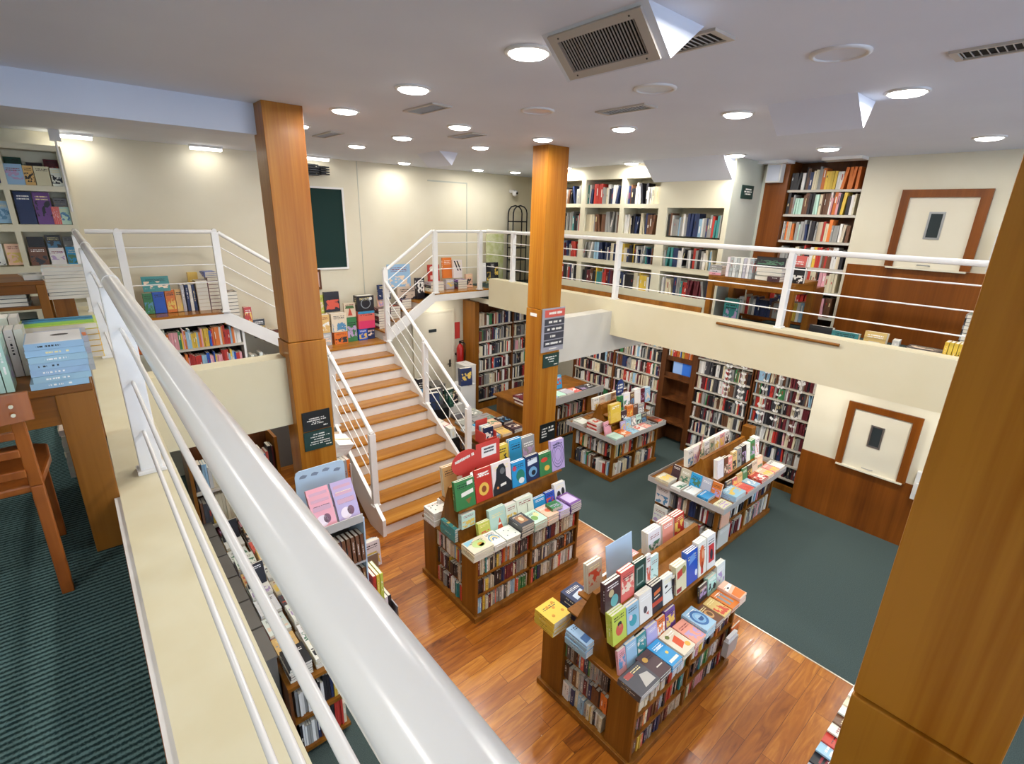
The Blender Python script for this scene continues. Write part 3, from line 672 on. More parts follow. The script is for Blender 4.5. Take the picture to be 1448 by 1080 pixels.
wall_case(3.22, 4.2, [], zs, 'dark wood wall bookcase full of spines, right of the computer niche', 300, PAL_DARK)
wall_case(2.27, 3.2, [], [.20, .43, .70, .96, 1.20, 1.42, 1.64, 1.87], 'dark wood wall bookcase hung with paper garlands beside the wood wainscot', 400, PAL_DARK+['maroon']*10)
wall_case(4.87, 7.0, [5.95], zs, 'long dark wood wall bookcase behind the back carpet island', 500, PAL_DARK)
# computer niche
t = thing('cabinet', 'dark wooden computer niche between the wall bookcases', 'cabinet')
B(7.88, 8.2, 4.22, 4.28, 0, 2.28).build('side_panel', MT['shelfd'], t); B(7.88, 8.2, 4.79, 4.85, 0, 2.28).build('side_panel', MT['shelfd'], t); B(8.18, 8.2, 4.28, 4.79, 0, 2.28).build('back_panel', MT['shelfd'], t)
for z in (.45, .9, 1.3): B(7.88, 8.18, 4.28, 4.79, z-.03, z).build('shelf', MT['shelfd'], t)
B(7.9, 7.93, 4.28, 4.79, 1.3, 1.38).build('rail', MT['shelfd'], t); B(7.9, 7.93, 4.28, 4.79, 1.6, 1.68).build('rail', MT['shelfd'], t)
row((7.92, 4.78, 1.68), (0,-1,0), (-1,0,0), .5, .22, PAL_CHILD, 610)
t = thing('monitor', 'black computer monitor with a two-tone blue screen in the niche', 'monitor')
B(7.97, 8.02, 4.30, 4.70, 1.32, 1.60).build('casing', MT['black'], t); B(7.966, 7.97, 4.32, 4.5, 1.35, 1.58).build('screen_right', MT['screen'], t); B(7.966, 7.97, 4.5, 4.68, 1.35, 1.58).build('screen_left', emit('screen_pale', '8FB0E0', .25), t)
# garlands of folded white paper leaves
R = random.Random(5)
for gi, (y, z0, z1) in enumerate(((3.0, 1.0, 1.95), (2.78, .98, 1.9), (3.35, 1.2, 1.9), (2.5, .95, 1.9), (3.6, 1.25, 1.85))):
    t = thing('paper_garland', 'white folded paper garland hanging in front of the wall bookcase, %s from the niche' % ORD[[2,3,1,4,0][gi]], 'garland', (7.84, y, z0), 'paper garlands')
    MB().tube([(0, 0, 0), (0, 0, z1-z0+.1)], .0015, 6).build('string', MT['paper'], t)
    n = 8
    for k in range(n):
        m = MB(); z = (z1-z0)*k/(n-1); a = R.uniform(-.5, .5); s = R.uniform(.03, .05)
        for sg in (-1, 1):
            m.prism([(0, 0, z), (-.01, sg*s*.9, z+s*.9+a*.02), (-.012, sg*s*1.3, z+s*.2), (-.006, sg*s*.5, z-s*.6)], (.002, 0, 0))
        m.build('paper_leaf', MT['paper'], t)
# low back bookcase
t = thing('bookcase', 'dark wood bookcase with white shelf edges on the back wall behind the middle pillar', 'bookcase')
B(6.02, 6.12, 8.08, 8.5, 0, 2.33).build('side_panel', MT['furn'], t)
for x in (7.06, 7.9): B(x-.02, x+.02, 8.1, 8.5, 0, 2.33).build('upright', MT['shelfd'], t)
B(6.12, 7.9, 8.5, 8.52, 0, 2.33).build('back_panel', MT['shelfd'], t); B(6.12, 7.9, 8.1, 8.14, 0, .12).build('plinth', MT['furn'], t)
for i, z in enumerate((.2, .52, .85, 1.17, 1.49, 1.82)):
    for a, b in ((6.12, 7.04), (7.08, 7.88)):
        B(a, b, 8.1, 8.5, z-.03, z).build('shelf', MT['shelfw'], t)
        row((a+.01, 8.12, z), (1,0,0), (0,-1,0), b-a-.02, .28, PAL_DARK, 700+i*3+int(a), None, .014, .036, (.14,.18))
t = thing('fire_extinguisher', 'red fire extinguisher on the back wall beside the bookcase', 'fire extinguisher', (5.9, 8.44, .95))
MB().lathe([(.001, 0), (.07, .005), (.075, .04), (.075, .38), (.05, .44), (.025, .46), (.025, .48)], (0,0,0), 20).build('body', MT['red'], t)
MB().box(-.02, .1, -.012, .012, .48, .5).box(-.02, .09, -.012, .012, .52, .535).box(-.02, .02, -.015, .015, .48, .53).build('valve_lever', MT['black'], t)
MB().tube([(.03, 0, .5), (.11, -.02, .46), (.12, -.02, .3), (.1, -.02, .1)], .011, 8).build('hose', MT['black'], t); B(-.03, .03, .0, .16, .2, .24).build('bracket', MT['dark'], t)
one('warning_plate', B(5.86, 6.0, 8.588, 8.6, 1.5, 1.85), MT['redcard'], 'red plate on the back wall above the fire extinguisher', 'sign')
# back left bookcase
t = thing('bookcase', 'cream open bookcase with face-out books at the far left of the back wall', 'bookcase')
YL = 8.28
for x0, x1 in ((-1.5, -1.46), (-.41, -.36), (.12, .17)): B(x0, x1, YL, 8.6, ZM, 4.62).build('upright', MT['brow'], t)
for z0, z1 in ((4.56, 4.62), (4.12, 4.18), (3.67, 3.75), (3.20, 3.28), (2.75, 2.82)):
    for x0, x1 in ((-1.46, -.41), (-.36, .12)): B(x0, x1, YL, 8.6, z0, z1).build('shelf', MT['brow'], t)
B(-1.46, .12, 8.57, 8.6, ZM, 4.62).build('back_panel', MT['brow'], t)
LS = 'left back bookcase'
def face(x, y, z, w, h, col, label, lean=.12, t=.02, rz=0, group=None, pages=True):
    return book((x, y, z+.002), (-lean, 0, rz), (w, t, h), col, label, group, pages)
for x, w, h, c in ((-.29, .16, .22, 'light blue'), (-.165, .085, .21, 'tan'), (-.045, .14, .21, 'cream'), (.07, .11, .2, 'white')): face(x, 8.32, 4.18, w, h, c, '%s face-out book in the front of the top shelf, %s' % (c, LS))
for x, w, h, c in ((-.28, .15, .2, 'dark green'), (-.1, .14, .15, 'black'), (.05, .13, .2, 'maroon')): face(x, 8.5, 4.30, w, h*.9, c, '%s face-out book at the back of the top shelf, %s' % (c, LS))
for x, w, h, c in ((-.27, .15, .36, 'navy blue'), (-.11, .15, .36, 'purple'), (.065, .10, .2, 'mint')): face(x, 8.33, 3.75, w, h, c, '%s face-out book in the front of the second shelf, %s' % (c, LS))
face(.05, 8.47, 3.85, .13, .2, 'grey', 'grey face-out book with red shape at the back of the second shelf, %s' % LS)
for i in range(4): book((-.025+.018*i-.012, 8.38, 3.752), (0, .06, 0), (.12, .016, .2), 'coral', 'coral spined book, %s of four upright on the second shelf, %s' % (ORD[i], LS)).rotation_euler = (0, 0, PI/2)
for x, w, h, c in ((-.26, .16, .21, 'brown'), (-.09, .14, .2, 'white'), (.06, .13, .21, 'bright blue')): face(x, 8.32, 3.28, w, h, c, '%s face-out book in the front of the third shelf, %s' % (c, LS))
for x, w, h, c in ((-.26, .15, .2, 'black'), (-.1, .14, .22, 'dark grey'), (.05, .12, .2, 'grey')): face(x, 8.5, 3.40, w, h, c, '%s face-out book at the back of the third shelf, %s' % (c, LS))
for x, z, c in ((-.47, 3.76, 'light blue'), (-.6, 3.76, 'black'), (-.47, 3.29, 'peach'), (-.62, 3.29, 'white'), (-.46, 4.19, 'navy blue'), (-.6, 4.19, 'grey')): face(x, 8.34, z, .13, .24, c, '%s face-out book in the outer column, shelf %.0f, %s' % (c, round((4.3-z)/.47)+1, LS))

# ------------------------------------------------------------------ display islands
def island(label, x0, x1, y0, y1, H, rows_, lipz, ledges, frame, frame_h, lip=True, over=.06, endw=.24, ends=True):
    """wooden book island: plinth, end boards, shelves on the long sides and ends, counter, A-frame with ledges"""
    t = thing('display_island', label, 'display island', (x0, y0, 0), 'wooden book islands')
    L, W = x1-x0, y1-y0; F = MT['furn']; D = .19
    B(-.025, L+.025, -.025, W+.025, 0, .06).build('plinth', F, t, .004)
    for x in (0, L-.03):
        for y in (.0, W-endw): B(x, x+.03, y, y+endw, .06, H).build('end_board', F, t)
    B(D, L-D, D, W-D, .06, H).build('core_panel', MT['shelfd'], t)
    for y in (endw, W-endw): B(.03, D, y-.015, y+.0, .06, H).build('end_cheek', F, t); B(L-D, L-.03, y-.015, y, .06, H).build('end_cheek', F, t)
    B(L/2-.015, L/2+.015, 0, D, .06, H).build('divider', F, t); B(L/2-.015, L/2+.015, W-D, W, .06, H).build('divider', F, t)
    for z in rows_:
        if z > .07:
            for y in (.0, W-D): B(.03, L-.03, y, y+D, z-.02, z).build('shelf', F, t)
            for x in (.03, L-D): B(x, x+D-.03, endw, W-endw, z-.02, z).build('end_shelf', F, t)
    B(-over, L+over, -over, W+over, H, H+.03).build('counter', F, t, .003)
    if lip:
        g = MB().box(-over-.006, L+over+.006, -over-.006, -over, H-.01, H+lipz).box(-over-.006, L+over+.006, W+over, W+over+.006, H-.01, H+lipz)
        if ends: g.box(-over-.006, -over, -over, W+over, H-.01, H+lipz).box(L+over, L+over+.006, -over, W+over, H-.01, H+lipz); g.build('price_rail', MT['lip'], t)
    a, b, hb, ht = frame; yc = W/2
    for x in (a, L-b-.025):
        m = MB(); m.prism([(x, yc-hb, H+.03), (x, yc-ht, H+frame_h), (x, yc+ht, H+frame_h), (x, yc+hb, H+.03)], (.025, 0, 0)); m.build('gable', F, t)
    for s in (-1, 1):
        m = MB(); m.prism([(a+.025, yc+s*hb, H+.03), (a+.025, yc+s*ht, H+frame_h), (a+.025, yc+s*(ht-.018), H+frame_h), (a+.025, yc+s*(hb-.018), H+.03)], (L-a-b-.05, 0, 0)); m.build('sloped_board', F, t)
        for z, yo in ledges:
            B(a, L-b, min(yc+s*yo, yc+s*(yo-.11)), max(yc+s*yo, yc+s*(yo-.11)), z-.016, z).build('ledge', F, t)
    B(a, L-b, yc-ht, yc+ht, H+frame_h, H+frame_h+.015).build('ridge_board', F, t)
    return t
RN = {3: ['bottom shelf','middle shelf','top shelf'], 2: ['bottom shelf','top shelf']}
def island_books(key, x0, x1, y0, y1, rows_, H, seed, solo, pal, endw=.24, hm=None):
    n = len(rows_); mid = (x0+x1)/2
    for ri, z in enumerate(rows_):
        top = (rows_[ri+1]-.02 if ri < n-1 else H) - z
        h = (hm or top*.97)
        for bi, (a, b) in enumerate(((x0+.035, mid-.017), (mid+.017, x1-.035))):
            row((a, y0+.012, z), (1,0,0), (0,-1,0), b-a, min(h, top*.99), pal, seed+ri*5+bi, ('%s, %s bay, %s' % (RN[n][ri], ['left','right'][bi], key)) if solo else None, .015, .037)
            row((b, y1-.012, z), (-1,0,0), (0,1,0), b-a, min(h, top*.99), pal, seed+50+ri*5+bi, None)
        row((x0+.012, y1-endw-.005, z), (0,-1,0), (-1,0,0), (y1-y0)-2*endw-.02, min(h, top*.99), pal, seed+80+ri, ('%s, left end of %s' % (RN[n][ri], key)) if solo else None, .015, .037)
def stack(x, y, z, w, h, t, n, cols, label, rz=0, labeln=None, group=None):
    """flat pile: front cover up, head of the book away from the camera; (x, y) is the near edge centre"""
    out = []
    for i in range(n):
        c = cols[i % len(cols)] if isinstance(cols, list) else cols
        pos = 'only' if n == 1 else ('top' if i == n-1 else 'bottom' if i == 0 else ORD[i])
        lb = ('%s book lying %s' % (c, label)) if n == 1 else ('%s book, %s of pile %s' % (c, pos if pos in ('top','bottom') else pos+' from bottom', label))
        o = book((x+rnd.uniform(-.004,.004), y+rnd.uniform(-.004,.004), z+t*(i+.5)), (-PI/2, 0, rz+rnd.uniform(-.025,.025)), (w, t*.97, h), c, lb, group)
        out.append(o)
    return out[-1]
def tier(x, y, z, items, lean, where, facing=0):
    """face-out books side by side, (width, height, colour, copies)"""
    out = []
    for i, (w, h, c, n) in enumerate(items):
        tk = rnd.uniform(.016, .024)
        for k in range(n-1, -1, -1):
            yy = y + k*(tk+.001)
            tail = 'book' if n == 1 else ['front copy', 'second copy', 'third copy', 'fourth copy'][k]
            o = book((x+w/2, yy, z+.003), (-lean, 0, rnd.uniform(-.02,.02)), (w, tk, h), c, '%s face-out %s, %s from left, %s' % (c, tail, ORD[i], where))
        out.append(o); x += w + rnd.uniform(.004, .012)
    return out

# island beside the stairs
K = 'stair island'
X0, X1, Y0, Y1, H = 2.5, 4.02, 3.33, 4.31, .75
island('wooden book island nearest the foot of the stairs, covered with children\'s books', X0, X1, Y0, Y1, H, [.06, .30, .53], .05, [(1.14, .19)], (.02, .02, .20, .02), .58, lip=False, over=.012)
island_books(K, X0, X1, Y0, Y1, [.06, .30, .53], H, 1000, True, PAL_MIX)
zc = H+.031
yl = Y0-.05
tops = []
SA = [(2.565, .25, .185, .021, 5, 'cream', 'at the front left corner'), (2.775, .15, .20, .02, 4, 'white', 'second along the front'), (2.955, .19, .18, .02, 4, 'white', 'third along the front'),
      (3.15, .18, .19, .03, 5, 'dark grey', 'fourth along the front'), (3.345, .19, .19, .026, 4, 'mint', 'fifth along the front'), (3.535, .17, .19, .026, 4, 'peach', 'sixth along the front'),
      (3.715, .16, .19, .024, 4, 'lilac', 'seventh along the front'), (3.90, .18, .20, .024, 5, 'purple', 'at the front right corner')]
for x, w, h, tt, n, c, lb in SA: tops.append((stack(x, yl, zc, w, h*1.14, tt, n, c, '%s, %s' % (lb, K)), n*tt))
art(tops[0][0], 'B8CF8A', ell(.05, .5, .3, .28)); art(tops[0][0], 'D7A94C', ell(.1, .42, .14, .16)); art(tops[0][0], '8FC2D6', [(-.45,.6),(.1,.95),(-.45,.95)])
ringart(tops[1][0], '6FA0BE', 0, .35, .42, .42, .8, 0, PI); ringart(tops[1][0], 'E9D18A', 0, .35, .3, .3, .75, 0, PI); ringart(tops[1][0], '4A7FA6', 0, .35, .18, .18, .6, 0, PI)
for cx, cz in ((-.2,.3),(.1,.6),(.3,.25),(-.1,.75)): art(tops[2][0], '3C4A58', ell(cx, cz, .035, .04, 10))
art(tops[3][0], 'A0785A', [(-.3,.25),(.32,.25),(.32,.85),(-.3,.85)]); art(tops[3][0], 'E6C9A4', ell(0, .55, .14, .18), .002)
art(tops[4][0], '7FA85E', ell(-.1, .4, .2, .2)); art(tops[4][0], 'E9D9A0', ell(.2, .6, .16, .18)); art(tops[5][0], 'D86E50', ell(.05, .5, .2, .16))
art(tops[6][0], 'C7899A', ell(0, .45, .25, .2)); art(tops[7][0], 'C9B7DD', [(-.38,.15),(.38,.15),(.38,.85),(-.38,.85)])
g = stack(3.63, yl+.04, zc+.105, .15, .13, .02, 2, 'green', 'across the sixth front pile of the %s' % K, -.1)
# left end piles
g = stack(2.56, 4.02, zc, .2, .21, .024, 7, 'white', 'at the far left corner of the %s' % K, .0)
for cx, cz in ((-.2,.3),(.1,.6),(.3,.3),(-.1,.75),(.25,.8),(-.3,.6)): art(g, '4A5A48', ell(cx, cz, .04, .045, 10))
stack(2.575, 3.66, zc, .2, .26, .026, 6, 'teal', 'in the middle of the left end of the %s' % K)
book((2.62, 3.64, zc+.157), (-.05, 0, .0), (.17, .06, .16), 'mint', 'thick mint book standing on the teal pile of the %s' % K)
book((2.67, 4.16, zc), (-.05, 0, 0), (.12, .05, .22), 'white', 'white and black book standing at the far left end of the %s' % K)
# lower leaning tier
low = tier(2.68, Y0+.18, zc+.0, [(.15,.2,'lime green',2)], .18, 'low front row, %s' % K)
low += tier(2.84, Y0+.185, zc+.0, [(.22,.28,'mint',2),(.15,.25,'white',3),(.24,.26,'white',3),(.18,.19,'bright blue',2),(.14,.2,'royal blue',2),(.18,.25,'white',2)], .22, 'lower leaning row, %s' % K)
art(low[1], 'D8582F', [(-.1,.15),(.25,.15),(.1,.6)]); art(low[1], 'F1EEE6', [(-.02,.32),(.17,.32),(.14,.4),(.01,.4)], .002)
art(low[3], '3E4A3A', [(.1,.3),(.13,.3),(.13,.7),(.1,.7)]); art(low[6], '2A2A30', ell(-.15, .45, .16, .2)); art(low[6], '2A2A30', ell(.25, .55, .14, .18)); art(low[6], 'B44A5E', ell(.1, .3, .08, .08), .002)
# upper ledge
upr = tier(2.50, Y0+.33, 1.141, [(.24,.31,'green',2),(.215,.36,'red',1),(.26,.36,'white',1),(.2,.29,'bright blue',2),(.2,.3,'navy blue',2),(.19,.27,'green',2),(.21,.37,'lilac',2)], .15, 'upper ledge, %s' % K)
art(upr[0], 'F0EEE6', [(-.2,.42),(.42,.48),(.42,.62),(-.2,.56)]); art(upr[0], 'F0EEE6', [(.12,.78),(.42,.8),(.42,.93),(.12,.91)]); art(upr[0], '8A6A3A', [(.0,.3),(.3,.33),(.15,.12)])
art(upr[1], 'E9C057', ell(0, .36, .3, .2)); art(upr[1], '8E4A2A', ell(0, .36, .14, .1), .002); art(upr[1], 'F1ECE2', [(-.25,.78),(.25,.83),(.25,.87),(-.25,.82)])
art(upr[2], '23272E', [(-.5,0),(.5,0),(.5,.28),(.22,.5),(.22,.78),(.12,.92),(-.1,.92),(-.26,.8),(-.32,.5),(-.5,.2)]); art(upr[2], '6C6E70', ell(.04, .7, .13, .1), .002); art(upr[2], 'EFEDE8', [(-.1,.22),(.2,.24),(.2,.32),(-.1,.3)], .002); art(upr[2], 'D98A4A', ell(-.25, .22, .06, .04, 10), .002)
art(upr[3], '2B7F6C', ell(.1, .4, .3, .25)); art(upr[3], 'C8455A', ell(-.3, .75, .14, .1)); art(upr[3], 'E6E8EA', ell(.15, .2, .2, .12), .002)
art(upr[4], 'DCE6EE', [(-.36,.62),(.36,.66),(.36,.84),(-.36,.8)]); art(upr[4], '6FA3C8', ell(0, .34, .32, .2)); art(upr[4], '1B2430', ell(.05, .3, .16, .1), .002)
art(upr[5], 'C9402F', ell(-.1, .7, .28, .1)); art(upr[5], 'E3B54A', ell(.1, .3, .22, .12))
for q in (.25,.36,.47): ringart(upr[6], '6E6690', 0, .5, q, q*.9, .93)
# far side of the ledge: backs of the books that face the stairs
for i, (x, w, h, c) in enumerate(((2.56,.17,.33,'tan'),(3.16,.09,.33,'white'),(3.27,.19,.36,'yellow'),(3.48,.19,.38,'bright blue'),(3.68,.2,.36,'grey'))):
    for k in range(2): book((x+w/2, 4.0-.03*k, 1.141), (.14, 0, PI), (w, .024, h), c, '%s book facing the stairs, %s copy, %s from left, far ledge, %s' % (c, ['outer','inner'][k], ORD[i], K))
t = thing('display_card', 'red oval card standing above the red book on the stair island', 'display card', (2.74, 3.815, 1.346)); t.rotation_euler = (-.05, 0, .0)
m = MB(); m.prism([(x, 0, z) for x, z in ell(0, .21, .18, .14, 28)], (0, .004, 0)); m.box(-.05, .05, 0, .004, 0, .09); m.build('card', MT['redcard'], t)
m = MB(); glyphs(m, (-.13, -.001, .19), (.985,0,.17), (-.17,0,.985), (0,-1,0), [(.0, .24, .05, .035)], 0, 2, .0006); m.build('lettering', MT['text'], t)
t = thing('display_card', 'red square card with a white label standing on the stair island', 'display card', (3.04, 3.825, 1.346)); t.rotation_euler = (-.05, 0, .0)
B(-.16, .16, 0, .004, 0, .36).build('card', MT['redcard'], t); B(-.09, .11, -.0015, 0, .19, .31).build('white_label', MT['paper'], t)
m = MB(); glyphs(m, (-.08, -.002, .19), (1,0,0), (0,0,1), (0,-1,0), [(.02,.17,.09,.025),(.02,.15,.055,.02)], 0, 2, .0004); m.build('lettering', MT['signch'], t)
one('book_stand', MB().box(3.86, 3.98, 3.72, 3.8, H+.03, H+.23), MT['black'], 'black stand behind the white and lilac books of the stair island', 'stand')

# front island on the wood floor
K = 'front island'
X0, X1, Y0, Y1, H = 2.53, 4.03, 1.42, 2.39, .72
island('wooden book island nearest the camera, on the wood floor, piled with colourful books', X0, X1, Y0, Y1, H, [.06, .28, .50], .065, [(.98, .25), (1.20, .155)], (.02, .02, .23, .02), .57, ends=False, over=.03)
island_books(K, X0, X1, Y0, Y1, [.06, .28, .50], H, 2000, True, PAL_MIX)
zc = H+.031; yl = Y0-.05; tops = []
SB = [(2.60, .24, .20, .022, 3, 'dark grey', 'at the front left corner'), (2.80, .15, .22, .02, 3, 'dark brown', 'second along the front'), (2.955, .14, .23, .02, 3, 'bright blue', 'third along the front'),
      (3.125, .17, .23, .02, 3, 'cream', 'fourth along the front'), (3.29, .15, .22, .02, 3, 'salmon', 'fifth along the front'), (3.455, .16, .23, .022, 4, 'light blue', 'sixth along the front'),
      (3.605, .13, .2, .018, 3, 'brown', 'seventh along the front'), (3.74, .13, .2, .018, 3, 'tan', 'eighth along the front'), (3.875, .13, .21, .019, 3, 'orange', 'ninth along the front'), (4.01, .13, .21, .022, 4, 'peach', 'at the front right corner')]
for x, w, h, tt, n, c, lb in SB: tops.append(stack(x, yl, zc, w, h, tt, n, c, '%s, %s' % (lb, K)))
art(tops[0], 'B9B5AE', [(-.1,.12),(.4,.12),(.4,.5),(.1,.6)]); art(tops[0], 'A5504A', [(-.35,.7),(-.05,.7),(-.05,.9),(-.35,.9)]); art(tops[1], 'C79A4A', ell(-.2, .75, .16, .1)); art(tops[1], 'D9CFC2', [(-.1,.3),(.35,.3),(.35,.34),(-.1,.34)])
art(tops[2], 'CFE3EF', [(-.2,.7),(.25,.7),(.25,.76),(-.2,.76)]); art(tops[2], 'E9E6DA', [(-.35,.1),(.4,.1),(.4,.2),(-.35,.2)]); art(tops[2], 'E8C65A', ell(.1, .45, .1, .06)); art(tops[3], 'D8552F', [(-.2,.2),(.2,.3),(.2,.7),(-.2,.6)]); art(tops[3], '6F7A3C', ell(-.2, .8, .12, .08)); art(tops[3], 'E3B04A', ell(.25, .2, .14, .1))
ringart(tops[5], '3F6FA6', .02, .5, .42, .36, .72); ringart(tops[5], '7FB0D4', .05, .5, .28, .24, .7); art(tops[5], '2F5588', [(-.1,.35),(.3,.35),(.3,.5),(-.1,.5)])
art(tops[6], 'C89A62', ell(0, .5, .3, .22)); art(tops[6], '6B4A2C', ell(.05, .5, .16, .14), .002); art(tops[8], '8F9498', [(-.3,.2),(-.1,.2),(-.1,.8),(-.3,.8)]); art(tops[8], '8F9498', [(.1,.2),(.3,.2),(.3,.8),(.1,.8)]); art(tops[9], 'DE7A34', [(-.45,.05),(.45,.05),(.45,.5),(-.45,.4)]); art(tops[9], 'F2EFEA', [(-.45,.55),(.45,.65),(.45,.8),(-.45,.7)]); art(tops[9], '2A2A30', ell(-.1, .66, .12, .04), .002)
# left end of the counter
g = stack(2.52, 2.17, zc, .21, .22, .024, 6, 'yellow', 'at the far left corner of the %s' % K, .0)
for cx, cz in ((-.2,.3),(.1,.6),(.3,.3),(-.1,.75),(.25,.82)): art(g, 'C98A2A', ell(cx, cz, .07, .07, 12))
g = stack(2.56, 1.86, zc, .2, .22, .022, 6, 'light blue', 'in the middle of the left end of the %s' % K)
art(g, '4F73A6', [(-.4,.1),(.4,.2),(.4,.5),(-.4,.4)]); art(g, 'C4483C', ell(.1, .7, .12, .1))
g = stack(2.78, 2.15, zc, .2, .2, .05, 4, 'navy blue', 'behind the yellow pile on the %s' % K)
art(g, 'C9D6E6', [(-.3,.2),(.3,.3),(.3,.6),(-.3,.5)]); art(g, 'B5523F', ell(.1, .4, .1, .1), .002)
book((2.70, 1.99, zc), (-.1, 0, -.2), (.14, .03, .2), 'grey', 'grey book standing between the piles on the left end of the %s' % K)
# tiers facing the camera
yc = (Y0+Y1)/2
t3 = tier(2.545, Y0+.19, zc, [(.09,.2,'pink',1),(.13,.2,'light blue',2),(.12,.19,'teal',1),(.14,.19,'lilac',2),(.11,.19,'orange',1),(.14,.2,'purple',2)], .2, 'lowest row, %s' % K)
t2 = tier(2.53, yc-.225, .981, [(.165,.25,'lime green',3),(.15,.23,'light blue',2),(.16,.25,'white',2),(.145,.25,'black',3),(.14,.24,'white',2)], .17, 'middle row, %s' % K)
art(t2[0], 'D9604A', ell(0, .42, .26, .2)); art(t2[0], '2A2A30', ell(.02, .6, .14, .07), .002); art(t2[0], 'C98A52', ell(.02, .52, .09, .06), .003)
art(t2[1], '3FA3B0', ell(0, .4, .3, .2)); art(t2[1], 'E3C7D0', ell(-.2, .55, .14, .1), .002); art(t2[2], '4A4A50', ell(-.05, .4, .14, .12)); art(t2[2], 'C8705C', [(0,.25),(.2,.15),(.2,.3)])
art(t2[3], 'D9703A', [(-.3,.6),(.3,.65),(.3,.78),(-.3,.73)]); art(t2[3], 'C24A30', [(-.5,.25),(.5,.25),(.5,.4),(-.5,.4)]); art(t2[3], 'E8DCC8', [(-.3,.5),(.2,.52),(.2,.56),(-.3,.54)]); art(t2[4], '1E1E22', [(-.3,.6),(-.05,.62),(-.05,.7),(-.3,.68)]); art(t2[4], '1E1E22', [(-.3,.4),(.35,.45),(.35,.48),(-.3,.43)])
for i in range(3): book((3.335+.01*i, yc-.22, .981), (-.1, 0, .5), (.05, .008, .2), 'black', 'black bookmark card, %s of three in the middle row, %s' % (ORD[i], K), None, False)
t1 = tier(2.53, yc-.125, 1.201, [(.18,.25,'dark brown',2),(.165,.26,'coral',2),(.145,.26,'dark green',2),(.06,.26,'white',1),(.1,.22,'mint',1)], .12, 'top row, %s' % K)
art(t1[0], '5FA8A8', ell(.1, .3, .24, .2)); art(t1[0], 'C7B78A', ell(-.1, .6, .16, .12)); art(t1[2], '8FA89C', [(-.3,.2),(.3,.22),(.3,.8),(-.3,.78)]); art(t1[2], '20493F', [(-.24,.25),(.24,.27),(.24,.74),(-.24,.72)], .002)
t4 = tier(3.37, yc-.225, .981, [(.16,.26,'cream',3),(.175,.31,'royal blue',3),(.14,.33,'white',3),(.14,.33,'white',3)], .15, 'right of bookmarks, %s' % K)
art(t4[0], 'C7423A', [(-.4,.55),(.1,.6),(.1,.85),(-.4,.8)]); art(t4[0], '8C8A4A', ell(.25, .75, .2, .14)); art(t4[0], '9E2F3A', [(-.45,.05),(.0,.05),(.0,.2),(-.45,.2)]); art(t4[1], '6F9BDA', [(-.3,.6),(.3,.7),(.2,.9),(-.2,.85)]); art(t4[1], 'E4EAF2', ell(.35, .25, .1, .1)); art(t4[2], 'DE6A3A', ell(-.05, .55, .3, .34)); art(t4[2], 'C9463A', [(-.2,.05),(.1,.05),(.05,.4),(-.15,.4)]); art(t4[2], 'E8B08A', ell(.05, .62, .12, .14), .002)
art(t4[3], 'CC3A3A', [(-.32,.2),(.32,.2),(.32,.72),(-.32,.72)]); art(t4[3], '2E3A44', ell(0, .42, .16, .16), .002)
tier(3.70, Y0+.20, zc, [(.14,.16,'dark grey',1),(.15,.17,'mint',2),(.15,.23,'white',2)], .15, 'right end low row, %s' % K)
# top and far side
for i, (x, w, h, c, n) in enumerate(((2.60,.17,.25,'beige',2),(3.36,.19,.22,'white',3),(3.58,.17,.22,'salmon',3),(3.77,.16,.22,'red',3))):
    for k in range(n): book((x+w/2, 2.03-.024*k, 1.201), (.14, 0, PI), (w, .022, h), c, '%s book facing away, %s copy, %s from left, far top ledge, %s' % (c, ORD[k], ORD[i], K))
stack(3.64, 2.15, zc, .17, .22, .035, 4, 'pink', 'at the far right of the %s' % K); stack(3.28, 2.15, zc, .2, .2, .03, 3, 'white', 'behind the top row of the %s' % K); stack(3.02, 2.15, zc, .2, .2, .025, 4, 'pink', 'left of the silver card on the %s' % K); stack(3.46, 2.15, zc, .14, .2, .025, 4, 'black', 'beside the pink pile at the back of the %s' % K)
t = thing('display_card', 'pale silver card standing tilted on the far side of the front island', 'display card', (3.0, 2.0, 1.202)); t.rotation_euler = (.16, 0, PI)
B(-.17, .17, 0, .005, 0, .31).build('card', MT['bluecard'], t); B(-.16, .0, -.001, 0, .04, .14).build('printed_panel', MT['signch'], t)
book((4.02, Y0-.03, .30), (0, 0, 0), (.16, .012, .2), 'orange', 'orange spiral notebook hung on the right front corner of the front island')
t = thing('leaflet_holder', 'clear leaflet holder with white leaflets at the right front of the front island', 'holder', (3.88, Y0-.09, .30)); B(-.09, .09, 0, .05, 0, .16).build('tray', MT['lip'], t); B(-.08, .08, .01, .04, .02, .2).build('leaflets', MT['paper'], t)

# back island on the carpet
K = 'back island'
X0, X1, Y0, Y1, H = 5.93, 7.12, 4.32, 5.18, .70
island('wooden book island on the carpet between the middle pillar and the computer niche', X0, X1, Y0, Y1, H, [.06, .38], .065, [(.90, .25), (1.02, .17)], (.10, .04, .22, .02), .45, over=.08, endw=.05)
island_books(K, X0, X1, Y0, Y1, [.06, .38], H, 3000, False, PAL_MIX, .05, .25)
zc = H+.031; yl = Y0-.08
for x, w, h, n, c, lb in ((5.96,.2,.2,3,'mint','at the front left corner'),(6.17,.17,.22,3,'orange','second along the front'),(6.36,.17,.22,2,'light blue','third along the front'),(6.55,.16,.22,2,'white','fourth along the front'),(6.72,.15,.2,2,'salmon','fifth along the front'),(6.88,.15,.2,2,'grey','sixth along the front'),(7.05,.15,.2,3,'brown','at the front right corner')):
    stack(x, yl, zc, w, h, .02, n, c, '%s, %s' % (lb, K))
stack(5.93, 4.63, zc, .16, .2, .03, 6, ['red','white'], 'at the left end of the %s' % K); stack(5.95, 4.92, zc, .2, .22, .02, 4, 'white', 'at the far left corner of the %s' % K)
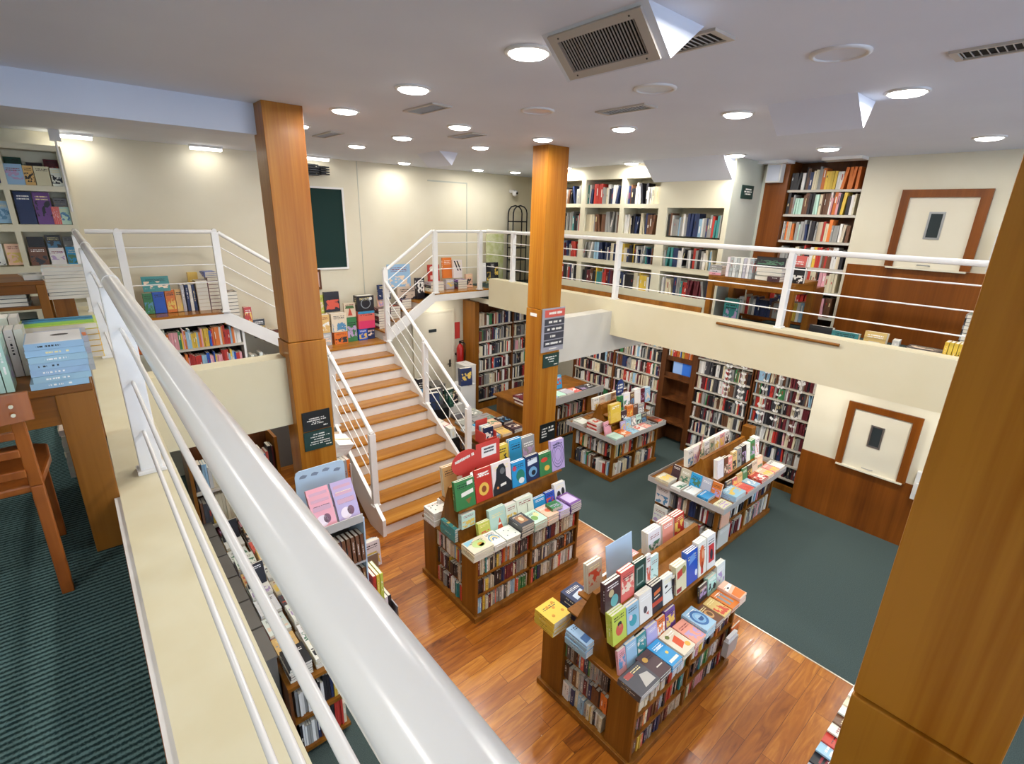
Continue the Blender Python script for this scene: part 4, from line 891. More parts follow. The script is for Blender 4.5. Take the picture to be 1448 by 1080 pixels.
book((6.0, 4.5, zc), (-.3, 0, .1), (.17, .02, .22), 'pink', 'pink and white book leaning by the red and white pile of the back island'); book((6.14, 4.57, zc), (-.3, 0, .1), (.14, .05, .19), 'tan', 'tan book leaning in the lowest row of the back island')
tier(6.22, Y0+.1, zc, [(.12,.18,'lilac',1),(.13,.2,'light blue',2),(.13,.2,'grey',1),(.14,.2,'mint',1),(.14,.19,'dark grey',1)], .2, 'lowest row, %s' % K)
yk = (Y0+Y1)/2
tk = tier(6.05, yk-.235, .901, [(.26,.30,'yellow',3)], .15, 'lower ledge, %s' % K)
tier(6.32, yk-.16, 1.021, [(.12,.25,'green',2),(.17,.27,'white',2),(.11,.25,'brown',2),(.17,.28,'white',3),(.11,.26,'maroon',2),(.15,.25,'light blue',3)], .12, 'upper ledge, %s' % K)
tier(6.3, yk-.245, .901, [(.14,.15,'dark brown',1),(.16,.2,'orange',2),(.12,.19,'brown',1),(.17,.17,'grey',1)], .12, 'under the upper ledge, %s' % K)
for i in range(6): book((6.1+.15*i, yk+.13, 1.021), (.14, 0, PI), (.14, .05, .2), ['white','cream','white','tan','tan','brown'][i], 'book facing the far side of the back island, %s from left' % ORD[i])
t = thing('display_card', 'dark blue oval card standing on top of the back island', 'display card', (6.50, 4.73, 1.166)); m = MB(); m.prism([(x, 0, z) for x, z in ell(0, .17, .1, .17, 24)], (0, .004, 0)); m.build('card', flat('navy_card', '2B3F78', .4), t)
m = MB(); glyphs(m, (-.07, -.001, .1), (1,0,0), (0,0,1), (0,-1,0), [(.01,.13,.14,.035),(.01,.13,.09,.035),(.02,.12,.03,.035)], 0, 6, .0005); m.build('lettering', MT['text'], t)

# right island on the carpet
K = 'right island'
X0, X1, Y0, Y1, H = 5.46, 7.04, 2.33, 3.21, .68
island('wooden book island on the carpet at the right, in front of the garland bookcase', X0, X1, Y0, Y1, H, [.06, .37], .065, [(.90, .27)], (.22, .20, .22, .02), .41, over=.09, endw=.05)
island_books(K, X0, X1, Y0, Y1, [.06, .37], H, 4000, False, PAL_DARK, .05, .26)
zc = H+.031; yl = Y0-.08
for x, w, h, n, c, lb in ((5.48,.2,.14,2,'cream','at the front left corner'),(5.80,.26,.2,4,'light blue','second along the front'),(6.08,.2,.2,2,'coral','third along the front'),(6.28,.14,.2,2,'light blue','fourth along the front'),(6.48,.2,.22,3,'red','fifth along the front'),(6.68,.18,.2,3,'peach','sixth along the front'),(6.86,.16,.2,3,'salmon','seventh along the front'),(7.04,.16,.2,3,'white','at the front right corner')):
    stack(x, yl, zc, w, h, .02, n, c, '%s, %s' % (lb, K))
for x, y, w, h, n, c, lb in ((5.46,3.0,.2,.2,3,'beige','at the far left corner'),(5.46,2.82,.2,.14,2,'white','second along the left end'),(5.48,2.64,.2,.15,2,'white','third along the left end'),(5.52,2.48,.2,.14,2,'bright blue','fourth along the left end')):
    stack(x, y, zc, w, h, .02, n, c, '%s, %s' % (lb, K))
for i, (y, c, w) in enumerate(((3.06,'dark brown',.12),(2.92,'beige',.14),(2.77,'cyan',.15),(2.62,'silver',.14),(2.49,'orange',.13))):
    book((5.62, y, zc), (-.2, 0, -PI/2), (w, .03, .19), c, '%s cover facing the left end of the right island, %s from the far side' % (c, ORD[i]))
yk = (Y0+Y1)/2
tier(5.70, yk-.235, .901, [(.15,.25,'white',3),(.1,.24,'brown',2),(.11,.22,'salmon',2),(.12,.25,'tan',2),(.12,.26,'grey',3),(.12,.26,'black',3),(.11,.26,'white',3),(.13,.27,'green',3),(.12,.27,'white',4)], .15, 'ledge, %s' % K)
tier(5.8, yk-.33, zc, [(.15,.15,'dark grey',1),(.13,.14,'coral',1),(.14,.16,'tan',1),(.13,.19,'green',1),(.13,.19,'black',1),(.15,.2,'beige',1),(.16,.22,'peach',2)], .18, 'low leaning row, %s' % K)
for i in range(8):
    c = ['white','white','cream','white','beige','white','pink','white'][i]
    book((5.76+.14*i, yk+.2, .90), (.14, 0, PI), (.13, .06, .24), c, '%s book facing the far side of the right island, %s from left' % (c, ORD[i]))
t = thing('display_card', 'salmon red leaf-shaped card standing on the right island', 'display card', (6.0, 2.98, .902)); t.rotation_euler = (.1, 0, .5)
m = MB(); m.prism([(-.1, 0, 0), (.0, 0, .02), (.12, 0, .14), (.15, 0, .33), (.02, 0, .27), (-.1, 0, .13)], (0, .004, 0)); m.build('card', MT['signred'], t)
one('header_board', MB().box(6.9, 7.03, 2.70, 2.84, H+.03, H+.55), MT['furn'], 'small wooden block at the right end of the right island', 'board')
for i, (y, z) in enumerate(((3.1, .07), (3.1, .38))): book((5.44, y, z), (0, 0, -PI/2), (.2, .02, .26), 'white', '%s white box file at the left end of the right island' % ['lower','upper'][i])
book((5.62, 2.315, .38), (-.03, 0, 0), (.22, .016, .26), 'peach', 'large illustrated book facing out on the upper front shelf of the right island'); book((5.66, 2.315, .07), (-.03, 0, 0), (.28, .016, .27), 'white', 'large white illustrated book facing out on the lower front shelf of the right island')

# ------------------------------------------------------------------ near mezzanine: table, chair, books
def table(label, x0, x1, y0, y1, z0, z1, leg=.1, legy=.05, apron=.12, group=None, mat='furnx', shelf=None):
    t = thing('table', label, 'table', (x0, y0, z0), group); w, d, h = x1-x0, y1-y0, z1-z0
    B(0, w, 0, d, h-.03, h).build('tabletop', MT[mat], t, .003)
    for x in (.0, w-leg):
        for y in (.004, d-legy-.004): B(x, x+leg, y, y+legy, 0, h-.03).build('leg', MT['furn'], t, .003)
    for y in (.012, d-.032): B(leg, w-leg, y, y+.02, h-.03-apron, h-.03).build('apron', MT['furnx'], t)
    for x in (.012, w-.032): B(x, x+.02, legy, d-legy, h-.03-apron, h-.03).build('side_apron', MT['furn'], t)
    if shelf: B(.02, w-.02, .02, d-.02, shelf-.025, shelf).build('lower_shelf', MT[mat], t)
    return t
table('wooden table on the green ribbed carpet at the left, stacked with pale blue books', -1.25, -.02, 2.44, 3.25, ZM, 3.345, .115, .06, .12)
NT = 'left table'
for i in range(7):
    o = stack(-.125, 2.46, 3.346+.0245*i, .22, .165, .0245, 1, 'light blue', 'in the front pale blue pile, %s from the bottom, %s' % (ORD[i], NT), rnd.uniform(-.03,.03))
    o.rotation_euler = (-PI/2, 0, rnd.uniform(-.03,.03)+PI/2); o.location = (-.015-(.0 if i else .01), 2.545, o.location.z)
art(o, 'ECE9E4', [(-.48,.02),(.48,.02),(.48,.98),(-.48,.98)]); art(o, '55504E', ell(.1, .4, .08, .16), .002)
for i in range(6):
    o = stack(-.1, 2.64, 3.346+.024*i, .2, .165, .024, 1, 'silver', 'in the second pale pile behind the first, %s from the bottom, %s' % (ORD[i], NT))
    o.rotation_euler = (-PI/2, 0, PI/2+.02); o.location = (-.0+.0, 2.735, o.location.z)
art(o, 'E8834A', [(-.2,.8),(.2,.8),(.2,1),(-.2,1)] if False else [(-.45,.02),(-.1,.02),(-.1,.2),(-.45,.2)])
for i in range(6):
    o = stack(-.08, 2.9, 3.346+.026*i, .26, .2, .026, 1, 'yellow' if i < 5 else 'lime green', 'in the landscape pile at the back, %s from the bottom, %s' % (ORD[i], NT))
    o.rotation_euler = (-PI/2, 0, 0); o.location = (-.085, 2.86, o.location.z)
art(o, '2F86A8', [(-.46,.45),(.46,.45),(.46,.98),(-.46,.98)]); art(o, '8EC23F', [(-.46,.1),(.46,.1),(.46,.45),(-.46,.45)]); art(o, '1F5E80', [(-.46,.75),(.46,.7),(.46,.8),(-.46,.85)], .002)
for i in range(5):
    b = book((-.245-.024*i, 2.52, 3.347), (0, 0, PI/2), (.12, .021, .2), 'mint', 'pale green spined book, %s from right in the front upright row of the %s' % (ORD[i], NT))
for i in range(4): book((-.20-.028*i, 2.74, 3.347), (0, .0, PI/2), (.13, .025, .185), 'white', 'white spined book, %s from right in the second upright row of the %s' % (ORD[i], NT))
for i in range(6): book((-.225-.03*i, 3.0, 3.347), (0, 0, PI/2), (.13, .027, .19), 'white', 'white and navy spined book, %s from right in the back upright row of the %s' % (ORD[i], NT))
# chair: straight rear posts, bent top rail, slats, solid seat
ch = thing('chair', 'brown wooden chair with slatted back pushed against the left wooden table', 'chair', (-.42, 2.45, ZM))
M_ = MT['chair']
for x in (-.19, .19):
    m = MB(); m.prism([(x-.018, -.235, 0), (x+.018, -.235, 0), (x+.018, -.21, .44), (x-.018, -.21, .44)], (0, .034, 0)); m.prism([(x-.018, -.21, .44), (x+.018, -.21, .44), (x+.018, -.235, .76), (x-.018, -.235, .76)], (0, .03, 0)); m.build('rear_leg', M_, ch, .004)
for x in (-.175, .175):
    m = MB(); m.prism([(x-.02, .2, .42), (x+.02, .2, .42), (x+.016, .225, 0), (x-.016, .225, 0)], (0, .034, 0)); m.build('front_leg', M_, ch, .004)
m = MB(); m.prism([(x, y, .415) for x, y in [(-.2, -.2), (.2, -.2), (.225, .05), (.215, .2), (.15, .25), (-.15, .25), (-.215, .2), (-.225, .05)]], (0, 0, .03)); m.build('seat', M_, ch, .008)
m = MB(); ys = [(-.24+.0, -.235), ]
pts = [(-.235, -.215), (-.12, -.238), (0, -.245), (.12, -.238), (.235, -.215)]
for (xa, ya), (xb, yb) in zip(pts[:-1], pts[1:]): m.prism([(xa, ya-.022, .69), (xb, yb-.022, .69), (xb, yb-.022, .785), (xa, ya-.022, .785)], (0, .02, 0))
tr = m.build('top_rail', M_, ch)
for z in (.5, .575, .64): MB().box(-.175, .175, -.228, -.212, z-.014, z+.014).build('slat', M_, ch, .003)
for x in (-.18, .18): B(x-.01, x+.01, -.2, .2, .36, .4).build('side_rail', M_, ch)
m = MB()
for dz in (.72, .75): m.tube([(.19, -.262, dz), (.19, -.255, dz)], .006, 10)
m.build('screw_caps', MT['brow'], tr)
for i in range(9):
    o = stack(0, 0, ZM+.028*i, .2, .15, .028, 1, 'cream', 'in the pile on the carpet behind the table leg, %s from the bottom' % ORD[i]); o.rotation_euler = (-PI/2, 0, PI/2+rnd.uniform(-.06,.06)); o.location = (-.06, 3.55+rnd.uniform(-.01,.01), o.location.z)
for i in range(9):
    o = stack(0, 0, ZM+.03*i, .16, .14, .03, 1, 'beige', 'in the second pile on the carpet by the curb, %s from the bottom' % ORD[i]); o.rotation_euler = (-PI/2, 0, PI/2+rnd.uniform(-.06,.06)); o.location = (-.06, 3.36, o.location.z)
# far table with art books
table('far wooden table with a lower shelf of art books, before the left bookcase', -1.4, -.18, 5.55, 6.2, ZM, 3.40, .06, .06, .07, shelf=.58)
for i in range(4):
    book((-.75, 5.60, 3.2+.032*i+.017), (-PI/2, 0, 0), (.9, .03, .32), ['grey','dark grey','black','white'][i], '%s large art book on the lower shelf of the far left table' % ['grey','dark grey','black','white'][i])
t = thing('cabinet', 'wooden side box carrying a pile of magazines right of the far left table', 'cabinet', (-.16, 5.6, ZM)); B(0, .135, 0, .4, 0, .62).build('body', MT['furn'], t); 
for i in range(9):
    c = ['white','black','silver','white','cream','beige','grey','white','white'][i]
    book((-.05, 5.58, ZM+.622+.028*i+.014), (-PI/2, 0, rnd.uniform(-.04,.04)), (.27, .027, .34), c, '%s magazine, %s from the bottom of the pile on the side box' % (c, ORD[i]))
for i in range(3): book((-.22, 5.62, 3.402+.014*i+.007), (-PI/2, 0, .1*i), (.16, .013, .2), 'white', 'white booklet on the right end of the far left table, %s from the bottom' % ORD[i])

# ------------------------------------------------------------------ books on the platforms and the landing
def block(x, y, z, w, d, h, n, c, label, flat_=True, group=None):
    """pile of n thick books seen from the spine side"""
    for i in range(n):
        o = book((x, y, z+h*(i+.5)), (-PI/2, 0, rnd.uniform(-.03,.03)), (w, h*.97, d), c if isinstance(c, str) else c[i % len(c)], '%s book, %s from the bottom of %s' % (c if isinstance(c, str) else c[i % len(c)], ORD[i], label))
def up(x, y, z, w, h, c, label, t=.03, lean=.06, rz=0): return book((x, y, z+.002), (-lean, 0, rz), (w, t, h), c, label)
PL = 'left platform'; z = ZP
for x, w, h, c in ((.70,.1,.27,'green'),(.82,.13,.28,'royal blue'),(.95,.11,.3,'orange'),(1.05,.08,.3,'tan')): up(x, 8.2, z, w, h, c, '%s book standing face-out on the %s' % (c, PL), .1)
for x, c in ((1.10,'silver'),(1.15,'navy blue'),(1.19,'white'),(1.23,'navy blue')): book((x, 8.24, z+.002), (0, 0, PI/2), (.2, .036, .36), c, '%s tall spine at x %.0f on the %s' % (c, x*100, PL)) if False else book((x, 8.24, z+.002), (0, 0, PI/2), (.2, .036, .36), c, '%s tall spined book, %s of four in the middle of the %s' % (c, ORD[[1.10,1.15,1.19,1.23].index(x)], PL))
block(1.33, 8.1, z, .14, .2, .052, 8, 'beige', 'the cream pile on the %s' % PL); block(1.47, 8.1, z, .13, .2, .05, 9, 'maroon', 'the dark red pile at the right of the %s' % PL)
up(.82, 8.16, z+.29, .3, .2, 'teal', 'large teal and red picture book lying against the wall on the %s' % PL, .03, .3)
for i in range(3): book((1.46, 8.1, z+.45+.025*i+.0125), (-PI/2, 0, .06*i), (.15, .024, .2), 'royal blue', 'blue book, %s from the bottom on the dark red pile' % ORD[i])
up(1.28, 8.36, z, .12, .5, 'yellow', 'yellow roll-like book standing behind the cream pile on the %s' % PL, .08)
block(1.66, 8.12, z-.12, .2, .22, .05, 7, 'black', 'the black pile on the upper steps of the left flight')
up(1.88, 8.2, z-.36, .1, .34, 'red', 'red book standing on the left flight', .1); up(2.02, 8.22, z-.5, .16, .28, 'dark grey', 'dark grey book standing on the left flight', .08); up(2.3, 8.3, z-.62, .2, .2, 'brown', 'brown book standing on the lower steps of the left flight', .08)
LD = 'landing'; z = RISE*11
for x, y, w, h, c, dz in ((2.97,8.2,.22,.30,'tan',.215),(2.97,8.2,.24,.21,'silver',.0),(3.24,8.2,.26,.31,'cream',.205),(3.25,8.19,.23,.2,'orange',.0),(3.47,8.24,.18,.42,'green',.0)): up(x, y, z+dz, w, h, c, '%s boxed book on the %s' % (c, LD), .12, 0)
up(2.92, 8.36, z+.5, .12, .24, 'black', 'black and white book in the second row on the %s' % LD, .05); up(3.05, 8.4, z+.5, .1, .3, 'lime green', 'lime green book in the second row on the %s' % LD, .05); up(3.22, 8.34, z+.52, .25, .33, 'black', 'black patterned book in the second row on the %s' % LD, .06)
for x, y, hh, w, c in ((2.92,8.36,.5,.14,'grey'),(3.05,8.4,.5,.12,'grey'),(3.22,8.36,.52,.24,'beige')): up(x, y+.01, z, w, hh-.004, c, '%s box under the second row on the %s' % (c, LD) + ' at %d' % (x*100) if False else '%s box, hidden behind the front row on the %s' % (c, LD), .1, 0)
o = up(3.46, 8.2, z+.425, .2, .24, 'beige', 'beige and red pictured book at the top of the green one on the %s' % LD, .03); art(o, 'C2452F', [(-.2,.1),(.2,.1),(0,.7)]); art(o, '4A6A3A', [(-.4,.6),(.4,.6),(.3,.8),(-.3,.8)], .002)
up(3.66, 8.24, z, .16, .2, 'royal blue', 'royal blue box at the bottom of the right pile on the %s' % LD, .14, 0); up(3.82, 8.26, z, .13, .2, 'navy blue', 'navy box at the bottom of the right pile on the %s' % LD, .14, 0)
o = up(3.73, 8.22, z+.205, .3, .3, 'coral', 'coral red box in the middle of the right pile on the %s' % LD, .15, 0); art(o, 'D83A6A', [(-.5,0),(.5,0),(.5,.45),(-.5,.45)]); art(o, '3C8FB8', [(-.5,.86),(.5,.86),(.5,1),(-.5,1)])
o = up(3.73, 8.22, z+.51, .3, .26, 'black', 'black box with pale circles on top of the right pile on the %s' % LD, .16, 0); ringart(o, '8E969C', 0, .5, .3, .34, .85); art(o, 'D9D9D4', ell(.3, .8, .1, .1))
t = thing('picture_frame', 'small dark framed picture hanging low on the back wall above the landing', 'picture frame', (3.03, 8.56, 2.73)); B(-.13, .13, 0, .03, 0, .33).build('frame', MT['shelfd'], t); B(-.095, .095, -.004, 0, .04, .29).build('print', flat('pinkish_print', 'C9A79C', .5), t)
for i, (x, dz, c) in enumerate(((4.08,.0,'maroon'),(4.32,.15,'brown'),(4.55,.3,'dark brown'))):
    block(x, 8.2, z+.1522*(i+1), .2, .24, .045, [8,5,4][i], [c,'white','black','maroon'], 'the pile on the %s step of the right flight' % ORD[i])
up(4.2, 8.42, z+.36, .22, .34, 'peach', 'salmon framed book on the lower right flight', .05); up(4.2, 8.38, z+.64, .24, .26, 'navy blue', 'navy picture book leaning on the wall over the right flight', .04)
up(4.55, 8.44, z+.82, .46, .42, 'light blue', 'large pale blue picture on the wall over the right flight', .03); o = up(4.62, 8.3, z+.47, .4, .38, 'beige', 'large beige book on the right flight', .05); up(4.86, 8.24, z+.62, .16, .38, 'black', 'tall black book at the top of the right flight', .1)
RP = 'right platform'; z = ZP
o = up(5.14, 8.2, z+.17, .24, .3, 'red', 'red and white picture book on the %s' % RP, .04); art(o, 'F0E9DF', ell(-.2, .75, .18, .16)); art(o, 'F0E9DF', ell(.2, .75, .18, .16)); art(o, 'E9C9C0', [(-.35,.1),(.35,.1),(.35,.35),(-.35,.35)])
block(5.14, 8.08, z, .3, .2, .055, 3, ['white','dark grey','silver'], 'the low pile under the red picture book')
up(5.48, 8.26, z+.2, .2, .38, 'orange', 'orange book on the %s' % RP, .05); o = up(5.68, 8.2, z+.2, .2, .34, 'white', 'white book with black stripes on the %s' % RP, .05)
for q in (0, .3): art(o, '202024', [(-.45+q,.95),(-.3+q,.95),(.1+q,.4),(-.05+q,.4)])
block(5.7, 8.06, z, .22, .2, .045, 4, ['maroon','dark grey','dark green','purple'], 'the dark pile on the %s' % RP); up(5.95, 8.2, z, .16, .26, 'peach', 'peach book at the right of the %s' % RP, .05); up(5.48, 8.2, z, .18, .18, 'silver', 'pale box under the orange book on the %s' % RP, .1)
for i, (x, c) in enumerate(((6.3,'white'),(6.42,'black'),(6.52,'dark grey'),(6.62,'black'))): up(x, 8.2, ZM+.1, .1, .36, c, '%s tall book, %s of four behind the curb at the back of the right balcony' % (c, ORD[i]), .1)
# library ladder and a green roll
t = thing('ladder', 'dark metal library ladder with an arched top in the back right corner', 'ladder')
for s in (0, 1):
    yy = 8.3+.16*s
    pts = [(7.16, yy, ZM), (7.16, yy, 4.05)] + [(7.35+.19*math.cos(a), yy, 4.05+.15*math.sin(a)) for a in (PI*.85, PI*.7, PI*.5, PI*.3, PI*.15)] + [(7.54, yy, 4.05), (7.54, yy, ZM)]
    MB().tube(pts, .014, 8).build('side_frame', MT['dark'], t)
for z in (2.85, 3.1, 3.35, 3.62, 3.88): B(7.16, 7.54, 8.28, 8.48, z-.012, z+.012).build('step', MT['dark'], t)
t = thing('poster', 'tall pale green patterned poster leaning in the back right corner', 'poster'); B(6.62, 7.08, 8.5, 8.52, ZM, 3.62).build('sheet', paint('green_poster', 'B9BF7C', 'D8D9B4', .5, 9), t)

# ------------------------------------------------------------------ right balcony furniture
table('wooden table behind the right balcony railing, stacked with books', 6.28, 6.95, 2.28, 3.36, ZM, 3.34, .07, .07, .10, mat='furn')
UT = 'right balcony table'; z = 3.342
block(6.42, 3.22, z, .2, .16, .03, 4, ['pink','white','grey','grey'], 'the pile at the left of the %s' % UT)
for i in range(8): book((6.36, 3.12-.042*i, z), (0, 0, 0), (.16, .036, .24), ['white','silver'][i % 2], '%s spined book, %s from left in the upright row of the %s' % (['white','silver'][i % 2], ORD[i], UT))
for i in range(3): book((6.3, 2.62, z+.05*i+.025), (-PI/2, 0, -PI/2), (.3, .048, .22), ['white','grey','white'][i], '%s large book, %s from the bottom of the middle pile of the %s' % (['white','grey','white'][i], ORD[i], UT))
book((6.33, 2.62, z+.152), (-.1, 0, -PI/2), (.34, .06, .12), 'black', 'black box on top of the middle pile of the %s' % UT)
book((6.5, 2.4, z), (-.1, 0, -PI/2), (.2, .05, .3), 'coral', 'coral red and white book standing on the right of the %s' % UT); book((6.4, 2.32, z), (0, 0, -PI/2), (.14, .05, .18), 'black', 'black book standing at the right corner of the %s' % UT)
block(6.34, 2.46, z, .2, .14, .03, 2, 'dark brown', 'the brown pile at the front of the %s' % UT)
t = thing('bookcase', 'low wooden bookcase under the right balcony table', 'bookcase', (6.98, 2.3, ZM))
B(0, .3, 0, .03, 0, .62).build('side_panel', MT['wains'], t); B(0, .3, 1.0, 1.03, 0, .62).build('side_panel', MT['wains'], t); B(0, .3, .03, 1.0, .14, .17).build('shelf', MT['wains'], t); B(0, .3, .03, 1.0, .59, .62).build('top', MT['wains'], t)
row((6.99, 3.28, ZM+.17), (0,-1,0), (-1,0,0), .94, .28, PAL_GREY, 901, None, .02, .04, (.16,.2))
book((6.7, 3.18, ZM), (0, 0, -PI/2), (.2, .06, .4), 'teal', 'teal folder under the left of the right balcony table')
CB = 'right balcony curb'
for y, w, h, c, l in ((1.95,.24,.22,'black','black boxed book'),(1.70,.26,.2,'teal','dark teal face-out book'),(1.42,.2,.25,'tan','tan boxed picture book')):
    o = book((6.36, y, ZM+.06), (-.1, 0, -PI/2), (w, .09, h), c, '%s on the low shelf behind the %s' % (l, CB))
    art(o, 'D8D4CA', [(-.25,.4),(.25,.4),(.25,.6),(-.25,.6)])
book((6.4, 1.24, ZM+.06), (0, 0, .1), (.14, .06, .2), 'white', 'white book standing behind the %s' % CB)
for i in range(3): book((6.36, 1.0, ZM+.06+.05*i+.025), (-PI/2, 0, -PI/2), (.3, .048, .2), 'dark grey', 'dark grey book, %s from the bottom of the flat pile behind the %s' % (ORD[i], CB))
for i in range(5): book((6.32, .82-.035*i, ZM+.08), (0, .0, 0), (.15, .03, .26), 'yellow', 'yellow spined book, %s from left leaning behind the %s' % (ORD[i], CB))
for i in range(15): book((6.42, .62, ZM+.06+.036*i+.018), (-PI/2, 0, -PI/2+rnd.uniform(-.05,.05)), (.3, .035, .24), ['dark grey','black','grey'][i % 3], '%s book, %s from the bottom of the tall pile beside the right pillar' % (['dark grey','black','grey'][i % 3], ORD[i]))
one('plastic_bag', MB().lathe([(.001,0),(.11,.01),(.13,.1),(.10,.2),(.05,.26),(.001,.27)], (6.5, .52, ZM+.61), 14), MT['lip'], 'crumpled clear plastic bag on top of the tall dark pile by the right pillar', 'bag')
one('low_shelf', B(6.22, 6.7, -.6, 2.1, ZM, ZM+.058), MT['furn'], 'low wooden board behind the right balcony curb', 'shelf')
one('wall_heater', MB().box(7.52, 7.6, .72, .86, 3.55, 3.95), MT['boxw'], 'white ribbed box on the wall right of the upper hoist door', 'box')
one('switch_box', MB().box(7.56, 7.615, .78, .9, .72, 1.1).box(7.54, 7.56, .8, .88, .8, .95), MT['boxw'], 'white switch box right of the lower hoist door', 'switch')

# ------------------------------------------------------------------ below the landing and behind the pillars
t = table('low wooden table between stairs and middle pillar, covered with grey and blue books', 4.30, 5.30, 5.55, 6.75, 0, .66, .06, .06, .05, mat='furn', shelf=.1)
z = .662
for x, y, c, n in ((4.55,5.56,'bright blue',3),(4.8,5.56,'tan',2),(5.04,5.56,'dark brown',3),(4.42,5.92,'silver',3),(4.64,5.9,'cyan',3),(4.86,5.9,'peach',3),(5.1,5.9,'black',3),(4.5,6.2,'grey',3),(4.74,6.2,'grey',3),(4.98,6.2,'grey',2),(4.6,6.48,'dark grey',3),(4.9,6.48,'grey',3)):
    stack(x, y, z, .2, .26, .02, n, c, 'at %s on low stair table' % {5.56:'the front edge',5.92:'the second row left',5.9:'the second row',6.2:'the third row',6.48:'the back row'}[y] + ', %s place' % ORD[int((x-4.35)/.22)])
t = thing('display_box', 'open red cardboard display box at the left of the table by the stairs', 'display box', (4.27, 5.45, z)); m = MB().box(0, .22, 0, .015, 0, .12).box(0, .22, .25, .265, 0, .34).box(0, .015, .015, .25, 0, .2).box(.205, .22, .015, .25, 0, .2).box(0, .22, .015, .25, 0, .01); m.build('box', MT['redcard'], t)
for i in range(3): book((4.38, 5.52+.05*i, z+.012), (-.08, 0, 0), (.17, .04, .26), ['navy blue','white','light blue'][i], '%s book inside the red display box' % ['navy blue','white','light blue'][i])
for x, c, w in ((4.62,'navy blue',.2),(4.9,'cyan',.2),(5.06,'black',.05)): book((x, 5.6, .103), (-.05, 0, 0), (w, .03, .28), c, '%s book on the lower shelf of the table by the stairs' % c)
# two-tier counter behind the middle pillar
t = thing('counter', 'wooden counter with grey edged top behind the middle pillar', 'counter', (5.62, 5.95, 0))
B(0, .03, 0, .9, 0, .8).build('side_panel', MT['furn'], t); B(1.55, 1.85, 0, .9, 0, .8).build('side_panel', MT['furn'], t); B(.03, 1.55, .3, .32, 0, .8).build('back_panel', MT['shelfd'], t)
for zz_ in (.06, .40): B(.03, 1.55, 0, .3, zz_-.025, zz_).build('shelf', MT['furn'], t)
B(.7, .72, 0, .3, 0, .8).build('divider', MT['furn'], t); B(-.06, 1.9, -.08, .95, .8, .83).build('counter_top', MT['furn'], t); B(-.06, 1.9, -.09, -.08, .76, .9).build('price_rail', MT['lip'], t)
for a, zz_ in ((5.66,.06),(5.66,.40),(6.35,.06),(6.35,.40)): row((a, 5.97, zz_), (1,0,0), (0,-1,0), .66 if a < 6 else .8, .3, PAL_RED if zz_ > .1 else PAL_MIX, int(a*100+zz_*50), None, .015, .03)
KC = 'counter behind the middle pillar'
for x, y, c, n in ((6.2,5.92,'light blue',3),(6.42,5.92,'mint',3),(6.64,5.92,'silver',3),(6.86,5.92,'coral',2),(7.1,5.92,'dark grey',2),(7.3,5.92,'black',2)): stack(x, y, .832, .2, .24, .022, n, c, 'along the front of the %s, %s place' % (KC, ORD[int((x-6.1)/.2)]))
tier(6.1, 6.35, .832, [(.18,.3,'coral',2),(.2,.3,'orange',2),(.18,.3,'purple',2),(.16,.26,'cyan',2)], .2, '%s' % KC)
for i, x in enumerate((5.68, 5.86)):
    for k in range(4): book((x, 6.0+.02*k, .832+.03*k+.015), (-PI/2, 0, 0), (.2, .029, .3), ['white','maroon'][k % 2], '%s magazine, %s from the bottom of the %s left pile of the %s' % (['white','maroon'][k % 2], ORD[k], ORD[i], KC))
# storage beside and under the right flight
SU = 'beside the stairs under the right flight'
for i, (x, y, z0, w, d, h, mt, nm, lb, ct) in enumerate((
    (4.15, 7.0, 0, .5, .5, .75, 'dark', 'trolley', 'dark trolley heaped with bags', 'trolley'), (4.75, 7.3, 0, .4, .4, .6, 'boxw', 'carton', 'pale carton in front of the cream door', 'carton'),
    (5.25, 7.5, 0, .35, .35, .85, 'boxw', 'carton', 'tall white carton beside the back bookcase', 'carton'), (5.55, 7.75, 0, .25, .35, 1.15, 'boxw', 'carton', 'tallest white carton beside the fire extinguisher', 'carton'),
    (4.75, 7.72, 0, .3, .3, .9, 'greybox', 'carton', 'grey carton behind the trolley', 'carton'))):
    t = thing(nm, '%s %s' % (lb, '' if 'beside' in lb or 'front' in lb or 'behind' in lb else SU), ct, (x, y, z0)); t['label'] = t['label'].strip()
    B(0, w, 0, d, 0, h-.01).build('body', MT[mt], t, .006)
    m = MB().box(-.004, w*.48, -.004, d+.004, h-.01, h).box(w*.52, w+.004, -.004, d+.004, h-.01, h); m.build('flaps', MT[mt], t)
for i, (x, y, zz_, w, h, c) in enumerate(((4.3,7.05,.752,.3,.3,'navy blue'),(4.5,7.2,.752,.24,.3,'dark grey'),(4.95,7.4,.602,.3,.3,'black'),(5.4,7.55,.852,.24,.34,'navy blue'),(4.3,7.3,.752,.2,.5,'black'),(4.86,7.3,.602,.1,.34,'dark green'))):
    up(x, y, zz_, w, h, c, '%s package, %s of those piled %s' % (c, ORD[i], SU), .12, .1, .2*(i % 3-1))
for i in range(6): book((4.2+.12*i, 6.55+.05*(i % 2), .03+0), (-.2, 0, .3*(i % 3-1)), (.16, .05, .3), ['pink','white','beige','white','peach','grey'][i], '%s book, %s of those standing on the carpet right of the stairs' % (['pink','white','beige','white','peach','grey'][i], ORD[i]))
t = thing('rack', 'low dark rack on the carpet right of the stairs', 'rack', (4.05, 6.1, 0)); B(0, .2, 0, 1.0, 0, .02).build('base', MT['dark'], t)
for y in (0, .98): B(0, .2, y, y+.02, .02, .6).build('side_panel', MT['dark'], t)
B(0, .2, .02, .98, .55, .57).build('shelf', MT['dark'], t)
for i in range(6): book((4.15, 6.2+.16*i, .572), (-.1, 0, PI/2), (.15, .1, .2), ['white','pink','silver','beige','mint','white'][i], '%s bundle, %s from the camera on the dark rack right of the stairs' % (['white','pink','silver','beige','mint','white'][i], ORD[i]))
